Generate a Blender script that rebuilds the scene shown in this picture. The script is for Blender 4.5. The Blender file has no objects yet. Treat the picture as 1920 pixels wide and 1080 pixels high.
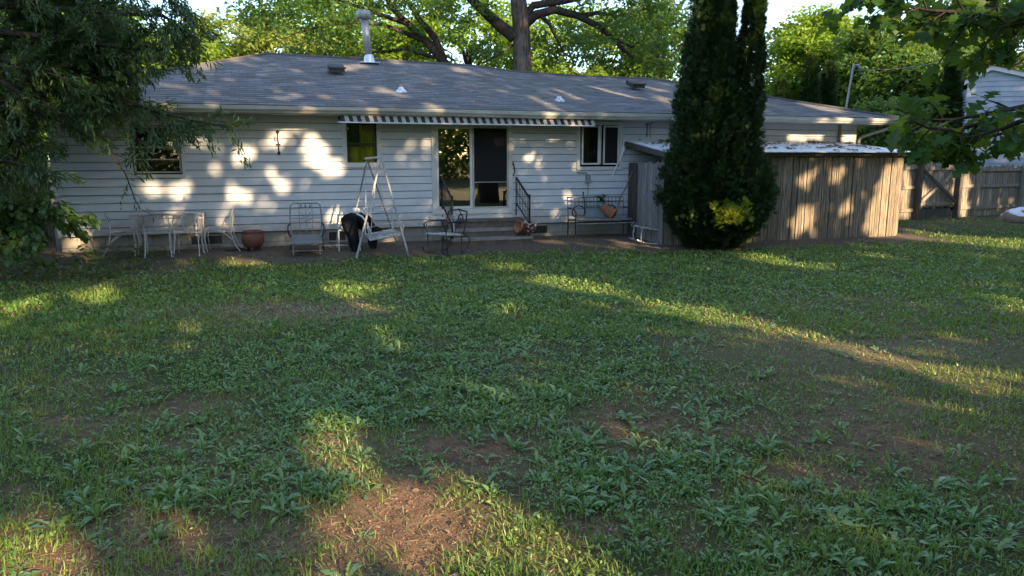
import bpy, bmesh, math, random
import numpy as np
from mathutils import Vector, Matrix, Quaternion
rng=np.random.default_rng(11); random.seed(7)
SC=bpy.context.scene; COL=SC.collection
PI=math.pi
R=math.radians
# ---------------------------------------------------------------- layout
CAMH=1.85; FPX=1390.0; PITCH=math.atan(245/FPX)
HT=R(18.6)                                   # the house wall is turned by this
HO=np.array([-0.922,15.940,0.0])             # foot of the back wall left of the patio door
HU=np.array([math.cos(HT),math.sin(HT),0]); HN=np.array([math.sin(HT),-math.cos(HT),0])
SUN_EL=R(20.0)
SS=np.array([.6*math.cos(SUN_EL),-.8*math.cos(SUN_EL),math.sin(SUN_EL)])   # towards the sun
SA=np.array([.8,.6,0]); SB=np.array([-.6*math.sin(SUN_EL),.8*math.sin(SUN_EL),math.cos(SUN_EL)])
def hp(s,t,z=0.0): return Vector(HO+HU*s+HN*t+np.array([0,0,z]))
def rise(x,y):
    t=(np.asarray(x)-HO[0])*HN[0]+(np.asarray(y)-HO[1])*HN[1]
    k=np.clip((2.4-t)/2.2,0,1); return .13*k*k*(3-2*k)
def hg(s,t):                                  # point on the ground in house terms
    p=hp(s,t); p.z=float(rise(p.x,p.y)); return p
def at(px,py,Y):                              # point at distance Y that the photo shows at (px,py)
    d=np.array([(px-960)/FPX,0,0])+np.array([0,math.sin(PITCH),math.cos(PITCH)])*(540-py)/FPX+np.array([0,math.cos(PITCH),-math.sin(PITCH)])
    return Vector(np.array([0,0,CAMH])+d*(Y/d[1]))
# ---------------------------------------------------------------- noise
_lat=rng.random((256,256))
def vnoise(x,y,sc):
    x=np.asarray(x)/sc+1000; y=np.asarray(y)/sc+1000
    xi=np.floor(x).astype(int); yi=np.floor(y).astype(int); fx=x-xi; fy=y-yi
    fx=fx*fx*(3-2*fx); fy=fy*fy*(3-2*fy)
    a=_lat[xi%256,yi%256];b=_lat[(xi+1)%256,yi%256];c=_lat[xi%256,(yi+1)%256];d=_lat[(xi+1)%256,(yi+1)%256]
    return (a*(1-fx)+b*fx)*(1-fy)+(c*(1-fx)+d*fx)*fy
def fbm(x,y,sc,o=3):
    r=0;w=.5;t=0
    for i in range(o): r=r+w*vnoise(np.asarray(x)+37.7*i,np.asarray(y)-11.3*i,sc); t+=w; sc*=.5; w*=.5
    return r/t
def gauss(x,y,cx,cy,rx,ry): return np.exp(-(((x-cx)/rx)**2+((y-cy)/ry)**2))
# ---------------------------------------------------------------- materials
def newmat(name):
    m=bpy.data.materials.new(name); m.use_nodes=True; nt=m.node_tree; nt.nodes.clear()
    out=nt.nodes.new('ShaderNodeOutputMaterial'); return m,nt,out
def nd(nt,t,**k):
    n=nt.nodes.new(t)
    for a,b in k.items():
        if a.startswith('i_'): n.inputs[a[2:].replace('_',' ')].default_value=b
        else: setattr(n,a,b)
    return n
def c4(c): return (c[0],c[1],c[2],1)
def ramp(nt,fac,stops):
    r=nt.nodes.new('ShaderNodeValToRGB'); e=r.color_ramp.elements
    while len(e)<len(stops): e.new(.5)
    for i,(p,c) in enumerate(stops): e[i].position=p; e[i].color=c4(c)
    nt.links.new(fac,r.inputs[0]); return r.outputs[0]
def mixc(nt,fac,a,b,mode='MIX'):
    m=nt.nodes.new('ShaderNodeMix'); m.data_type='RGBA'; m.blend_type=mode
    for v,i in ((fac,0),(a,6),(b,7)):
        if hasattr(v,'is_output') or hasattr(v,'links'): nt.links.new(v,m.inputs[i])
        elif i==0: m.inputs[0].default_value=v
        else: m.inputs[i].default_value=c4(v)
    return m.outputs[2]
def noise(nt,sc,detail=4,rough=.6,coord='Object',scale=(1,1,1),rot=(0,0,0)):
    tc=nt.nodes.new('ShaderNodeTexCoord'); mp=nt.nodes.new('ShaderNodeMapping'); mp.inputs['Scale'].default_value=scale; mp.inputs['Rotation'].default_value=rot
    nt.links.new(tc.outputs[coord],mp.inputs[0]); n=nd(nt,'ShaderNodeTexNoise'); n.inputs['Scale'].default_value=sc; n.inputs['Detail'].default_value=detail; n.inputs['Roughness'].default_value=rough
    nt.links.new(mp.outputs[0],n.inputs['Vector']); return n.outputs['Fac']
def bump(nt,h,strength=.3,dist=.01):
    b=nd(nt,'ShaderNodeBump'); b.inputs['Strength'].default_value=strength; b.inputs['Distance'].default_value=dist; nt.links.new(h,b.inputs['Height']); return b.outputs[0]
def pbsdf(nt,out,color=None,rough=.6,metal=0,spec=.5,normal=None):
    p=nd(nt,'ShaderNodeBsdfPrincipled'); p.inputs['Roughness'].default_value=rough; p.inputs['Metallic'].default_value=metal
    p.inputs['Specular IOR Level'].default_value=spec
    if color is not None:
        if hasattr(color,'links'): nt.links.new(color,p.inputs['Base Color'])
        else: p.inputs['Base Color'].default_value=c4(color)
    if normal is not None: nt.links.new(normal,p.inputs['Normal'])
    if out is not None: nt.links.new(p.outputs[0],out.inputs[0])
    return p
def worn(name,c1,c2,sc=6,rough=.55,metal=0,spec=.5,scale=(1,1,1),lo=.4,hi=.65,bs=.15,c3=None):
    m,nt,out=newmat(name); n=noise(nt,sc,6,.65,scale=scale)
    col=ramp(nt,n,[(lo,c1),(hi,c2)])
    if c3 is not None:
        n2=noise(nt,sc*.21,3,.6,scale=(1,1.3,1)); col=mixc(nt,ramp(nt,n2,[(.5,(0,0,0)),(.72,(1,1,1))]),col,c3)
    n3=noise(nt,sc*5,3,.6)
    pbsdf(nt,out,col,rough,metal,spec,bump(nt,n3,bs,.01)); return m
def leafmat(name,cols,trans=.35,tcol=(.35,.42,.05),rough=.45,spec=.4,wob=.0):
    """leaf: colour per leaf from a ramp; part of the light passes through"""
    m,nt,out=newmat(name); g=nd(nt,'ShaderNodeNewGeometry')
    n=len(cols); col=ramp(nt,g.outputs['Random Per Island'],[(i/(n-1),c) for i,c in enumerate(cols)])
    n1=noise(nt,.9,2,.5); col=mixc(nt,ramp(nt,n1,[(.35,(0,0,0)),(.65,(.45,.45,.45))]),col,cols[-1])
    p=pbsdf(nt,None,col,rough,0,spec)
    t=nd(nt,'ShaderNodeBsdfTranslucent'); tc=mixc(nt,.6,col,tcol); nt.links.new(tc,t.inputs[0])
    mx=nd(nt,'ShaderNodeMixShader'); mx.inputs[0].default_value=trans
    nt.links.new(p.outputs[0],mx.inputs[1]); nt.links.new(t.outputs[0],mx.inputs[2]); nt.links.new(mx.outputs[0],out.inputs[0]); return m
M={}
def mats():
    # siding
    m,nt,out=newmat('painted_siding')
    n=noise(nt,1.2,5,.65,scale=(1,1,2.2)); n2=noise(nt,22,3,.6,scale=(.25,1,1)); n3=noise(nt,3,4,.7,scale=(5,1,.5))
    col=ramp(nt,n,[(.3,(.54,.585,.62)),(.7,(.65,.69,.725))])
    col=mixc(nt,ramp(nt,n3,[(.58,(0,0,0)),(.8,(.35,.35,.35))]),col,(.36,.37,.35))
    tcz=nd(nt,'ShaderNodeTexCoord'); sx=nd(nt,'ShaderNodeSeparateXYZ'); nt.links.new(tcz.outputs['Object'],sx.inputs[0])
    nz=noise(nt,5,5,.75); ad=nd(nt,'ShaderNodeMath',operation='MULTIPLY_ADD'); ad.inputs[1].default_value=-.55; nt.links.new(nz,ad.inputs[0]); nt.links.new(sx.outputs[2],ad.inputs[2])
    col=mixc(nt,ramp(nt,ad.outputs[0],[(.10,(.75,.75,.75)),(.50,(0,0,0))]),col,(.29,.26,.21))
    pbsdf(nt,out,col,.42,0,.4,bump(nt,n2,.06,.004)); M['siding']=m
    M['joint']=worn('joint_shadow_paint',(.10,.11,.115),(.17,.18,.18),9,.8,spec=.1)  # dark grey paints the lap shadow into the groove faces
    M['trim']=worn('painted_trim',(.60,.61,.58),(.70,.70,.67),3,.45,c3=(.5,.5,.46))
    M['white']=worn('white_paint',(.66,.67,.66),(.78,.78,.77),5,.4)
    M['gutter']=worn('gutter_paint',(.42,.42,.37),(.56,.56,.51),2.4,.4,scale=(1,1,3),c3=(.30,.27,.21))
    M['soffit']=worn('soffit_paint',(.40,.40,.36),(.5,.5,.45),3,.6)
    # block foundation
    m,nt,out=newmat('concrete_block')
    tc=nd(nt,'ShaderNodeTexCoord'); mp=nd(nt,'ShaderNodeMapping'); mp.inputs['Rotation'].default_value=(R(90),0,0)
    nt.links.new(tc.outputs['Object'],mp.inputs[0])
    b=nd(nt,'ShaderNodeTexBrick'); b.inputs['Scale'].default_value=1; b.inputs['Brick Width'].default_value=.4; b.inputs['Row Height'].default_value=.2; b.inputs['Mortar Size'].default_value=.008
    b.inputs['Color1'].default_value=(.36,.34,.29,1); b.inputs['Color2'].default_value=(.27,.26,.23,1); b.inputs['Mortar'].default_value=(.19,.18,.16,1)
    nt.links.new(mp.outputs[0],b.inputs['Vector']); n=noise(nt,7,6,.7)
    col=mixc(nt,ramp(nt,n,[(.35,(0,0,0)),(.7,(.6,.6,.6))]),b.outputs['Color'],(.20,.19,.165))
    pbsdf(nt,out,col,.85,0,.2,bump(nt,n,.3,.01)); M['block']=m
    # shingles
    m,nt,out=newmat('asphalt_shingle')
    tc=nd(nt,'ShaderNodeTexCoord')
    b=nd(nt,'ShaderNodeTexBrick'); b.inputs['Scale'].default_value=1; b.inputs['Brick Width'].default_value=.31; b.inputs['Row Height'].default_value=.14; b.inputs['Mortar Size'].default_value=.006; b.offset=.5
    b.inputs['Color1'].default_value=(.11,.113,.115,1); b.inputs['Color2'].default_value=(.26,.262,.262,1); b.inputs['Mortar'].default_value=(.07,.07,.075,1)
    nt.links.new(tc.outputs['UV'],b.inputs['Vector'])
    n=noise(nt,2.2,5,.7); n2=noise(nt,60,2,.6); n4=noise(nt,8,5,.8,scale=(.6,1,1))
    col=mixc(nt,ramp(nt,n,[(.36,(0,0,0)),(.66,(.8,.8,.8))]),b.outputs['Color'],(.115,.115,.115))
    col=mixc(nt,ramp(nt,n4,[(.58,(0,0,0)),(.70,(.85,.85,.85))]),col,(.055,.055,.06))
    col=mixc(nt,ramp(nt,n2,[(.4,(0,0,0)),(.7,(.35,.35,.35))]),col,(.26,.26,.27))
    pbsdf(nt,out,col,.9,0,.1,bump(nt,n2,.5,.01)); M['shingle']=m
    # glass that shows a dark room and reflects the garden
    def glass(name,tint,refl):
        m,nt,out=newmat(name); t=nd(nt,'ShaderNodeBsdfTransparent'); t.inputs[0].default_value=c4(tint)
        g=nd(nt,'ShaderNodeBsdfGlossy'); g.inputs['Roughness'].default_value=.015; g.inputs[0].default_value=(.95,.97,.95,1)
        f=nd(nt,'ShaderNodeFresnel'); f.inputs[0].default_value=1.5
        ma=nd(nt,'ShaderNodeMath',operation='MULTIPLY_ADD'); ma.inputs[1].default_value=1.0; ma.inputs[2].default_value=refl; nt.links.new(f.outputs[0],ma.inputs[0])
        mx=nd(nt,'ShaderNodeMixShader'); nt.links.new(ma.outputs[0],mx.inputs[0]); nt.links.new(t.outputs[0],mx.inputs[1]); nt.links.new(g.outputs[0],mx.inputs[2]); nt.links.new(mx.outputs[0],out.inputs[0]); return m
    M['glass']=glass('window_glass',(.8,.84,.8),.0)
    M['doorglass']=glass('door_glass',(.55,.6,.55),.20)
    M['screen']=worn('insect_screen',(.012,.012,.014),(.022,.022,.025),30,.7,spec=.2)
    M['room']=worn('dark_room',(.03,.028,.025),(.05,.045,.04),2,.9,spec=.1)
    M['curtain']=worn('olive_curtain',(.42,.36,.02),(.55,.48,.03),3,.8,scale=(6,1,.4))
    M['curtain2']=worn('brown_curtain',(.05,.035,.02),(.09,.06,.035),3,.8,scale=(6,1,.4))
    M['bluegrey']=worn('blue_grey_board',(.20,.26,.28),(.26,.32,.34),2,.7)
    M['black']=worn('black_paint',(.012,.012,.013),(.03,.03,.031),9,.5)
    M['iron']=worn('weathered_iron',(.03,.029,.028),(.085,.08,.075),12,.55,.3)
    M['wiron']=worn('white_iron',(.40,.41,.41),(.60,.60,.59),14,.5,c3=(.20,.165,.13))
    M['giron']=worn('grey_iron',(.16,.165,.17),(.30,.30,.30),14,.55,c3=(.14,.10,.07))
    M['galv']=worn('galvanised_steel',(.27,.285,.30),(.38,.40,.42),4,.5,.45,scale=(2,2,.6))
    M['alu']=worn('flashing_metal',(.6,.62,.64),(.75,.76,.78),5,.35,.6)
    M['tin']=worn('white_roof_sheet',(.78,.80,.83),(.86,.87,.88),2,.4,.0,c3=(.62,.63,.65))
    M['terra']=worn('terracotta',(.12,.045,.028),(.19,.075,.045),6,.7,c3=(.13,.055,.04))
    M['terra2']=worn('orange_terracotta',(.30,.11,.055),(.40,.155,.075),7,.7)
    M['glaze']=worn('white_glaze',(.55,.52,.47),(.7,.68,.63),9,.35)
    M['mesh']=worn('sling_mesh',(.15,.165,.18),(.22,.24,.25),20,.6,scale=(3,3,1))
    M['jacket']=worn('black_cloth',(.008,.008,.010),(.022,.022,.026),7,.85,spec=.15)
    M['brick']=worn('brown_brick',(.115,.085,.068),(.19,.145,.115),8,.85,c3=(.085,.072,.062))
    M['tread']=worn('stone_tread',(.22,.20,.18),(.32,.29,.26),8,.8)
    M['striped_d']=worn('dark_awning_cloth',(.022,.022,.028),(.035,.035,.042),8,.8)
    M['striped_l']=worn('pale_awning_cloth',(.38,.37,.34),(.48,.47,.44),8,.8)
    M['stick']=worn('bare_branch',(.16,.12,.085),(.26,.20,.14),14,.8)
    M['hose']=worn('black_hose',(.012,.014,.013),(.02,.022,.02),10,.4)
    M['bark']=worn('tree_bark',(.045,.036,.03),(.15,.12,.10),5,.9,spec=.15,scale=(3,3,.5),bs=1.0,c3=(.19,.16,.14))
    M['barkd']=worn('dark_bark',(.025,.02,.017),(.07,.056,.045),6,.9,spec=.15,scale=(3,3,.5),bs=.8)
    M['sheet']=worn('white_sheet',(.70,.71,.73),(.8,.8,.82),4,.6)
    M['rock']=worn('brown_mound',(.16,.115,.085),(.27,.20,.15),4,.9)
    M['bluesiding']=worn('blue_siding',(.36,.42,.52),(.45,.51,.60),2,.5)
    M['rooffar']=worn('red_brown_shingle',(.14,.11,.10),(.2,.16,.14),9,.9)
    M['plastic']=worn('grey_plastic',(.25,.26,.27),(.33,.34,.35),8,.5)
    # weathered boards: every board its own tone
    def boards(name,c,dark,mossy):
        m,nt,out=newmat(name); g=nd(nt,'ShaderNodeNewGeometry')
        col=ramp(nt,g.outputs['Random Per Island'],[(0,tuple(v*.72 for v in c)),(.5,c),(1,tuple(min(1,v*1.25) for v in c))])
        n=noise(nt,9,6,.7,scale=(5,5,.35)); col=mixc(nt,ramp(nt,n,[(.40,(0,0,0)),(.62,(.9,.9,.9))]),col,dark)
        n2=noise(nt,1.1,4,.7,scale=(1,1,.8)); col=mixc(nt,ramp(nt,n2,[(.5,(0,0,0)),(.75,(.55,.55,.55))]),col,mossy)
        pbsdf(nt,out,col,.85,0,.2,bump(nt,n,.4,.01)); return m
    M['boards']=boards('weathered_boards',(.325,.275,.21),(.105,.085,.068),(.20,.185,.11))
    M['boardsg']=boards('grey_boards',(.32,.325,.32),(.14,.135,.13),(.24,.25,.23))
    M['boardsd']=boards('dark_boards',(.12,.105,.09),(.05,.045,.04),(.08,.08,.06))
    M['fence']=boards('fence_boards',(.36,.325,.27),(.12,.105,.09),(.2,.18,.13))
    # foliage
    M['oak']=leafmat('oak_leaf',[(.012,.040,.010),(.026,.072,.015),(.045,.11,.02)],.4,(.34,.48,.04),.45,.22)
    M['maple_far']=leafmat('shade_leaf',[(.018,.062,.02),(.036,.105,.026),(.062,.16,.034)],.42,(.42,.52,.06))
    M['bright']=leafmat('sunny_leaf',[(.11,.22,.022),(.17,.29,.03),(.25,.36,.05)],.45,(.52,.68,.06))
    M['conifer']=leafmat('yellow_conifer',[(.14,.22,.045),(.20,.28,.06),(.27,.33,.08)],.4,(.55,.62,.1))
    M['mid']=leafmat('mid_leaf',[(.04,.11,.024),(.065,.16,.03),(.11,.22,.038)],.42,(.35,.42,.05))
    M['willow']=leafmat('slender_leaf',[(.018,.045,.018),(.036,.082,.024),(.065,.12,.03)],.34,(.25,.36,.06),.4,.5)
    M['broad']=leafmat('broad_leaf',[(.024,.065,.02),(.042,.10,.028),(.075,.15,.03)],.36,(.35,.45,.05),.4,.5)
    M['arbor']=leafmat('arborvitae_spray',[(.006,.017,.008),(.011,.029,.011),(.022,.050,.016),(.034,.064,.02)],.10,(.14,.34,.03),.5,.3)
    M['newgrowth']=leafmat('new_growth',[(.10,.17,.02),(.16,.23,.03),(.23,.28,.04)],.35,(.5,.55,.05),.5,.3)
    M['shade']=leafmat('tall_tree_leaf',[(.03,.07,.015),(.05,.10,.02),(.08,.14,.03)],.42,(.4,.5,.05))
    M['grass']=leafmat('grass_blade',[(.055,.145,.028),(.090,.205,.038),(.14,.255,.048),(.25,.29,.07)],.36,(.42,.58,.05),.45,.5)
    M['weed']=leafmat('weed_leaf',[(.062,.165,.055),(.10,.235,.078),(.15,.29,.085),(.24,.34,.085)],.28,(.40,.58,.07),.30,.8)
    M['clover']=leafmat('small_leaf',[(.060,.165,.040),(.10,.23,.052),(.155,.29,.062),(.25,.34,.075)],.3,(.42,.55,.07),.35,.6)
    M['crumb']=worn('soil_crumb',(.13,.085,.055),(.26,.175,.115),30,.95,spec=.1)
    M['dry']=leafmat('dry_blade',[(.24,.18,.10),(.34,.26,.15),(.46,.37,.22)],.2,(.4,.3,.15),.7,.2)
    M['litter']=leafmat('dead_leaf',[(.10,.062,.036),(.18,.115,.065),(.28,.20,.13)],.12,(.3,.18,.08),.7,.2)
mats()
# ---------------------------------------------------------------- mesh helpers
class MB:
    def __init__(s): s.v=[]; s.f=[]; s.uv=None
    def add(s,vs,fs):
        o=len(s.v); s.v.extend([tuple(v) for v in vs]); s.f.extend([tuple(i+o for i in f) for f in fs]); return s
    def box(s,c,d,rz=0,ry=0,rx=0,ch=0):
        h=[x/2 for x in d]; m=Matrix.Rotation(rz,3,'Z')@Matrix.Rotation(ry,3,'Y')@Matrix.Rotation(rx,3,'X')
        vs=[m@Vector((x*h[0],y*h[1],z*h[2]))+Vector(c) for z in(-1,1) for y in(-1,1) for x in(-1,1)]
        return s.add(vs,[(0,2,3,1),(4,5,7,6),(0,1,5,4),(2,6,7,3),(0,4,6,2),(1,3,7,5)])
    def bb(s,x0,x1,y0,y1,z0,z1): return s.box(((x0+x1)/2,(y0+y1)/2,(z0+z1)/2),(abs(x1-x0),abs(y1-y0),abs(z1-z0)))
    def tube(s,pts,r,n=7,cap=True,flat=1.0):
        pts=[Vector(p) for p in pts]; k=len(pts)
        rs=r if isinstance(r,(list,tuple)) else [r]*k
        vs=[];fs=[]
        t0=(pts[1]-pts[0]).normalized(); a=Vector((0,0,1)) if abs(t0.z)<.9 else Vector((1,0,0)); nrm=(a-t0*a.dot(t0)).normalized()
        for i,p in enumerate(pts):
            t=(pts[min(i+1,k-1)]-pts[max(i-1,0)])
            t=t.normalized() if t.length>1e-9 else t0
            nrm=(nrm-t*nrm.dot(t)); nrm=nrm.normalized() if nrm.length>1e-6 else t.orthogonal().normalized(); b=t.cross(nrm)
            for j in range(n):
                an=2*PI*j/n; vs.append(p+(nrm*math.cos(an)+b*math.sin(an)*flat)*rs[i])
        for i in range(k-1):
            for j in range(n): fs.append((i*n+j,i*n+(j+1)%n,(i+1)*n+(j+1)%n,(i+1)*n+j))
        if cap: fs.append(tuple(range(n-1,-1,-1))); fs.append(tuple((k-1)*n+j for j in range(n)))
        return s.add(vs,fs)
    def rod(s,a,b,r,n=6): return s.tube([a,b],r,n)
    def lathe(s,prof,n=20,c=(0,0,0),m=None):
        vs=[];fs=[];k=len(prof)
        for r,z in prof:
            for j in range(n):
                v=Vector((r*math.cos(2*PI*j/n),r*math.sin(2*PI*j/n),z)); v=(m@v) if m else v; vs.append(v+Vector(c))
        for i in range(k-1):
            for j in range(n): fs.append((i*n+j,i*n+(j+1)%n,(i+1)*n+(j+1)%n,(i+1)*n+j))
        return s.add(vs,fs)
    def ring(s,c,r,th,ax=(0,1,0),n=20,rx=1.0,a0=0,a1=2*PI,m=5):
        ax=Vector(ax).normalized(); e1=ax.orthogonal().normalized()
        if abs(ax.z)<.9: e1=ax.cross(Vector((0,0,1))).normalized()
        e2=e1.cross(ax).normalized(); 
        return s.tube([Vector(c)+e1*math.cos(a0+(a1-a0)*i/n)*r*rx+e2*math.sin(a0+(a1-a0)*i/n)*r for i in range(n+1)],th,m)
    def quad(s,a,b,c,d): return s.add([a,b,c,d],[(0,1,2,3)])
    def build(s,name,mat,parent=None,smooth=False):
        me=bpy.data.meshes.new(name); me.from_pydata(s.v,[],s.f); me.materials.append(M[mat] if isinstance(mat,str) else mat)
        if s.uv is not None:
            l=me.uv_layers.new(name='UVMap'); 
            for p in me.polygons:
                for li,vi in zip(p.loop_indices,p.vertices): l.data[li].uv=s.uv[vi]
        if smooth: me.polygons.foreach_set('use_smooth',[True]*len(me.polygons))
        o=bpy.data.objects.new(name,me); COL.objects.link(o)
        if parent: o.parent=parent
        return o
def npmesh(name,V,F,mat,parent=None,smooth=False):
    V=np.ascontiguousarray(V,dtype=np.float32); F=np.ascontiguousarray(F,dtype=np.int32)
    me=bpy.data.meshes.new(name); nv=len(V); nf,k=F.shape
    me.vertices.add(nv); me.vertices.foreach_set('co',V.ravel()); me.loops.add(nf*k); me.loops.foreach_set('vertex_index',F.ravel())
    me.polygons.add(nf); me.polygons.foreach_set('loop_start',np.arange(0,nf*k,k,dtype=np.int32))
    try: me.polygons.foreach_set('loop_total',np.full(nf,k,dtype=np.int32))
    except Exception: pass
    if smooth: me.polygons.foreach_set('use_smooth',np.ones(nf,dtype=bool))
    me.update(calc_edges=True); me.materials.append(M[mat] if isinstance(mat,str) else mat)
    o=bpy.data.objects.new(name,me); COL.objects.link(o)
    if parent: o.parent=parent
    return o
def rotm(yaw,pit,rol):
    cy,sy,cp,sp,cr,sr=np.cos(yaw),np.sin(yaw),np.cos(pit),np.sin(pit),np.cos(rol),np.sin(rol); Z=np.zeros_like(yaw); O=Z+1
    Rz=np.stack([cy,-sy,Z,sy,cy,Z,Z,Z,O],-1).reshape(-1,3,3); Ry=np.stack([cp,Z,-sp,Z,O,Z,sp,Z,cp],-1).reshape(-1,3,3); Rx=np.stack([O,Z,Z,Z,cr,-sr,Z,sr,cr],-1).reshape(-1,3,3)
    return Rz@Ry@Rx                                     # leaf +X is raised by pit, turned by yaw
def inst(tv,tf,P,Rm,sc):
    tv=np.asarray(tv,float); tf=np.asarray(tf,int); n=len(P)
    sc=np.asarray(sc,float); sc=sc[:,None,None] if sc.ndim==1 else sc[:,None,:]
    V=np.einsum('nij,nkj->nki',Rm,tv[None]*sc)+np.asarray(P)[:,None,:]
    F=tf[None]+(np.arange(n)*len(tv))[:,None,None]
    return V.reshape(-1,3),F.reshape(-1,tf.shape[1])
def cat(L):
    V=[];F=[];o=0
    for v,f in L: V.append(v);F.append(f+o);o+=len(v)
    return np.concatenate(V),np.concatenate(F)
# leaf templates: +X along the leaf, unit length
def strip(xs,ws,zs,fold=.0):
    v=[];f=[]
    for x,w,z in zip(xs,ws,zs): v+=[(x,0,z),(x,w,z+fold*w),(x,-w,z+fold*w)]
    for i in range(len(xs)-1):
        a=3*i;b=a+3; f+=[(a,b,b+1,a+1),(b,a,a+2,b+2)]
    return v,f
T_blade=([(0,-.05,0),(0,.05,0),(.55,.04,.12),(.55,-.04,.12),(1,.006,.02),(1,-.006,.02)],[(0,3,2,1),(3,5,4,2)])
T_lance=strip([0,.3,.65,1],[.012,.13,.12,.005],[0,.05,.03,-.08],.3)
T_slim=strip([0,.35,.7,1],[.01,.11,.10,.004],[0,.02,-.04,-.16],.25)
T_oval=strip([0,.25,.6,1],[.02,.26,.27,.01],[0,.04,.03,-.06],.25)
T_leaf=strip([0,.45,1],[.03,.30,.02],[0,.06,-.08],.25)
T_oak=strip([0,.14,.20,.30,.36,.50,.56,.70,.76,.90,1],[.02,.05,.24,.22,.09,.36,.33,.11,.24,.10,.0],[0,.01,.02,.03,.03,.03,.02,0,-.02,-.05,-.08],.12)
T_weed2=strip([0,.22,.30,.42,.50,.64,.72,.86,1],[.015,.03,.085,.04,.11,.05,.13,.08,.01],[0,.06,.08,.10,.10,.08,.06,.02,-.03],.3)
T_weed=strip([0,.3,.62,.88,1],[.03,.085,.135,.09,.01],[0,.10,.13,.06,-.02],.35)
def fan():
    v=[];f=[]
    for a,l in ((-.75,.7),(-.35,.92),(.02,1),(.4,.9),(.8,.66)):
        c,s=math.cos(a),math.sin(a); o=len(v); w=.075
        v+=[(0,0,0),(c*l*.55-s*w,s*l*.55+c*w,.03),(c*l,s*l,-.03*a),(c*l*.55+s*w,s*l*.55-c*w,.03)]; f+=[(o,o+3,o+2,o+1)]
    return v,f
T_fan=fan()
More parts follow.
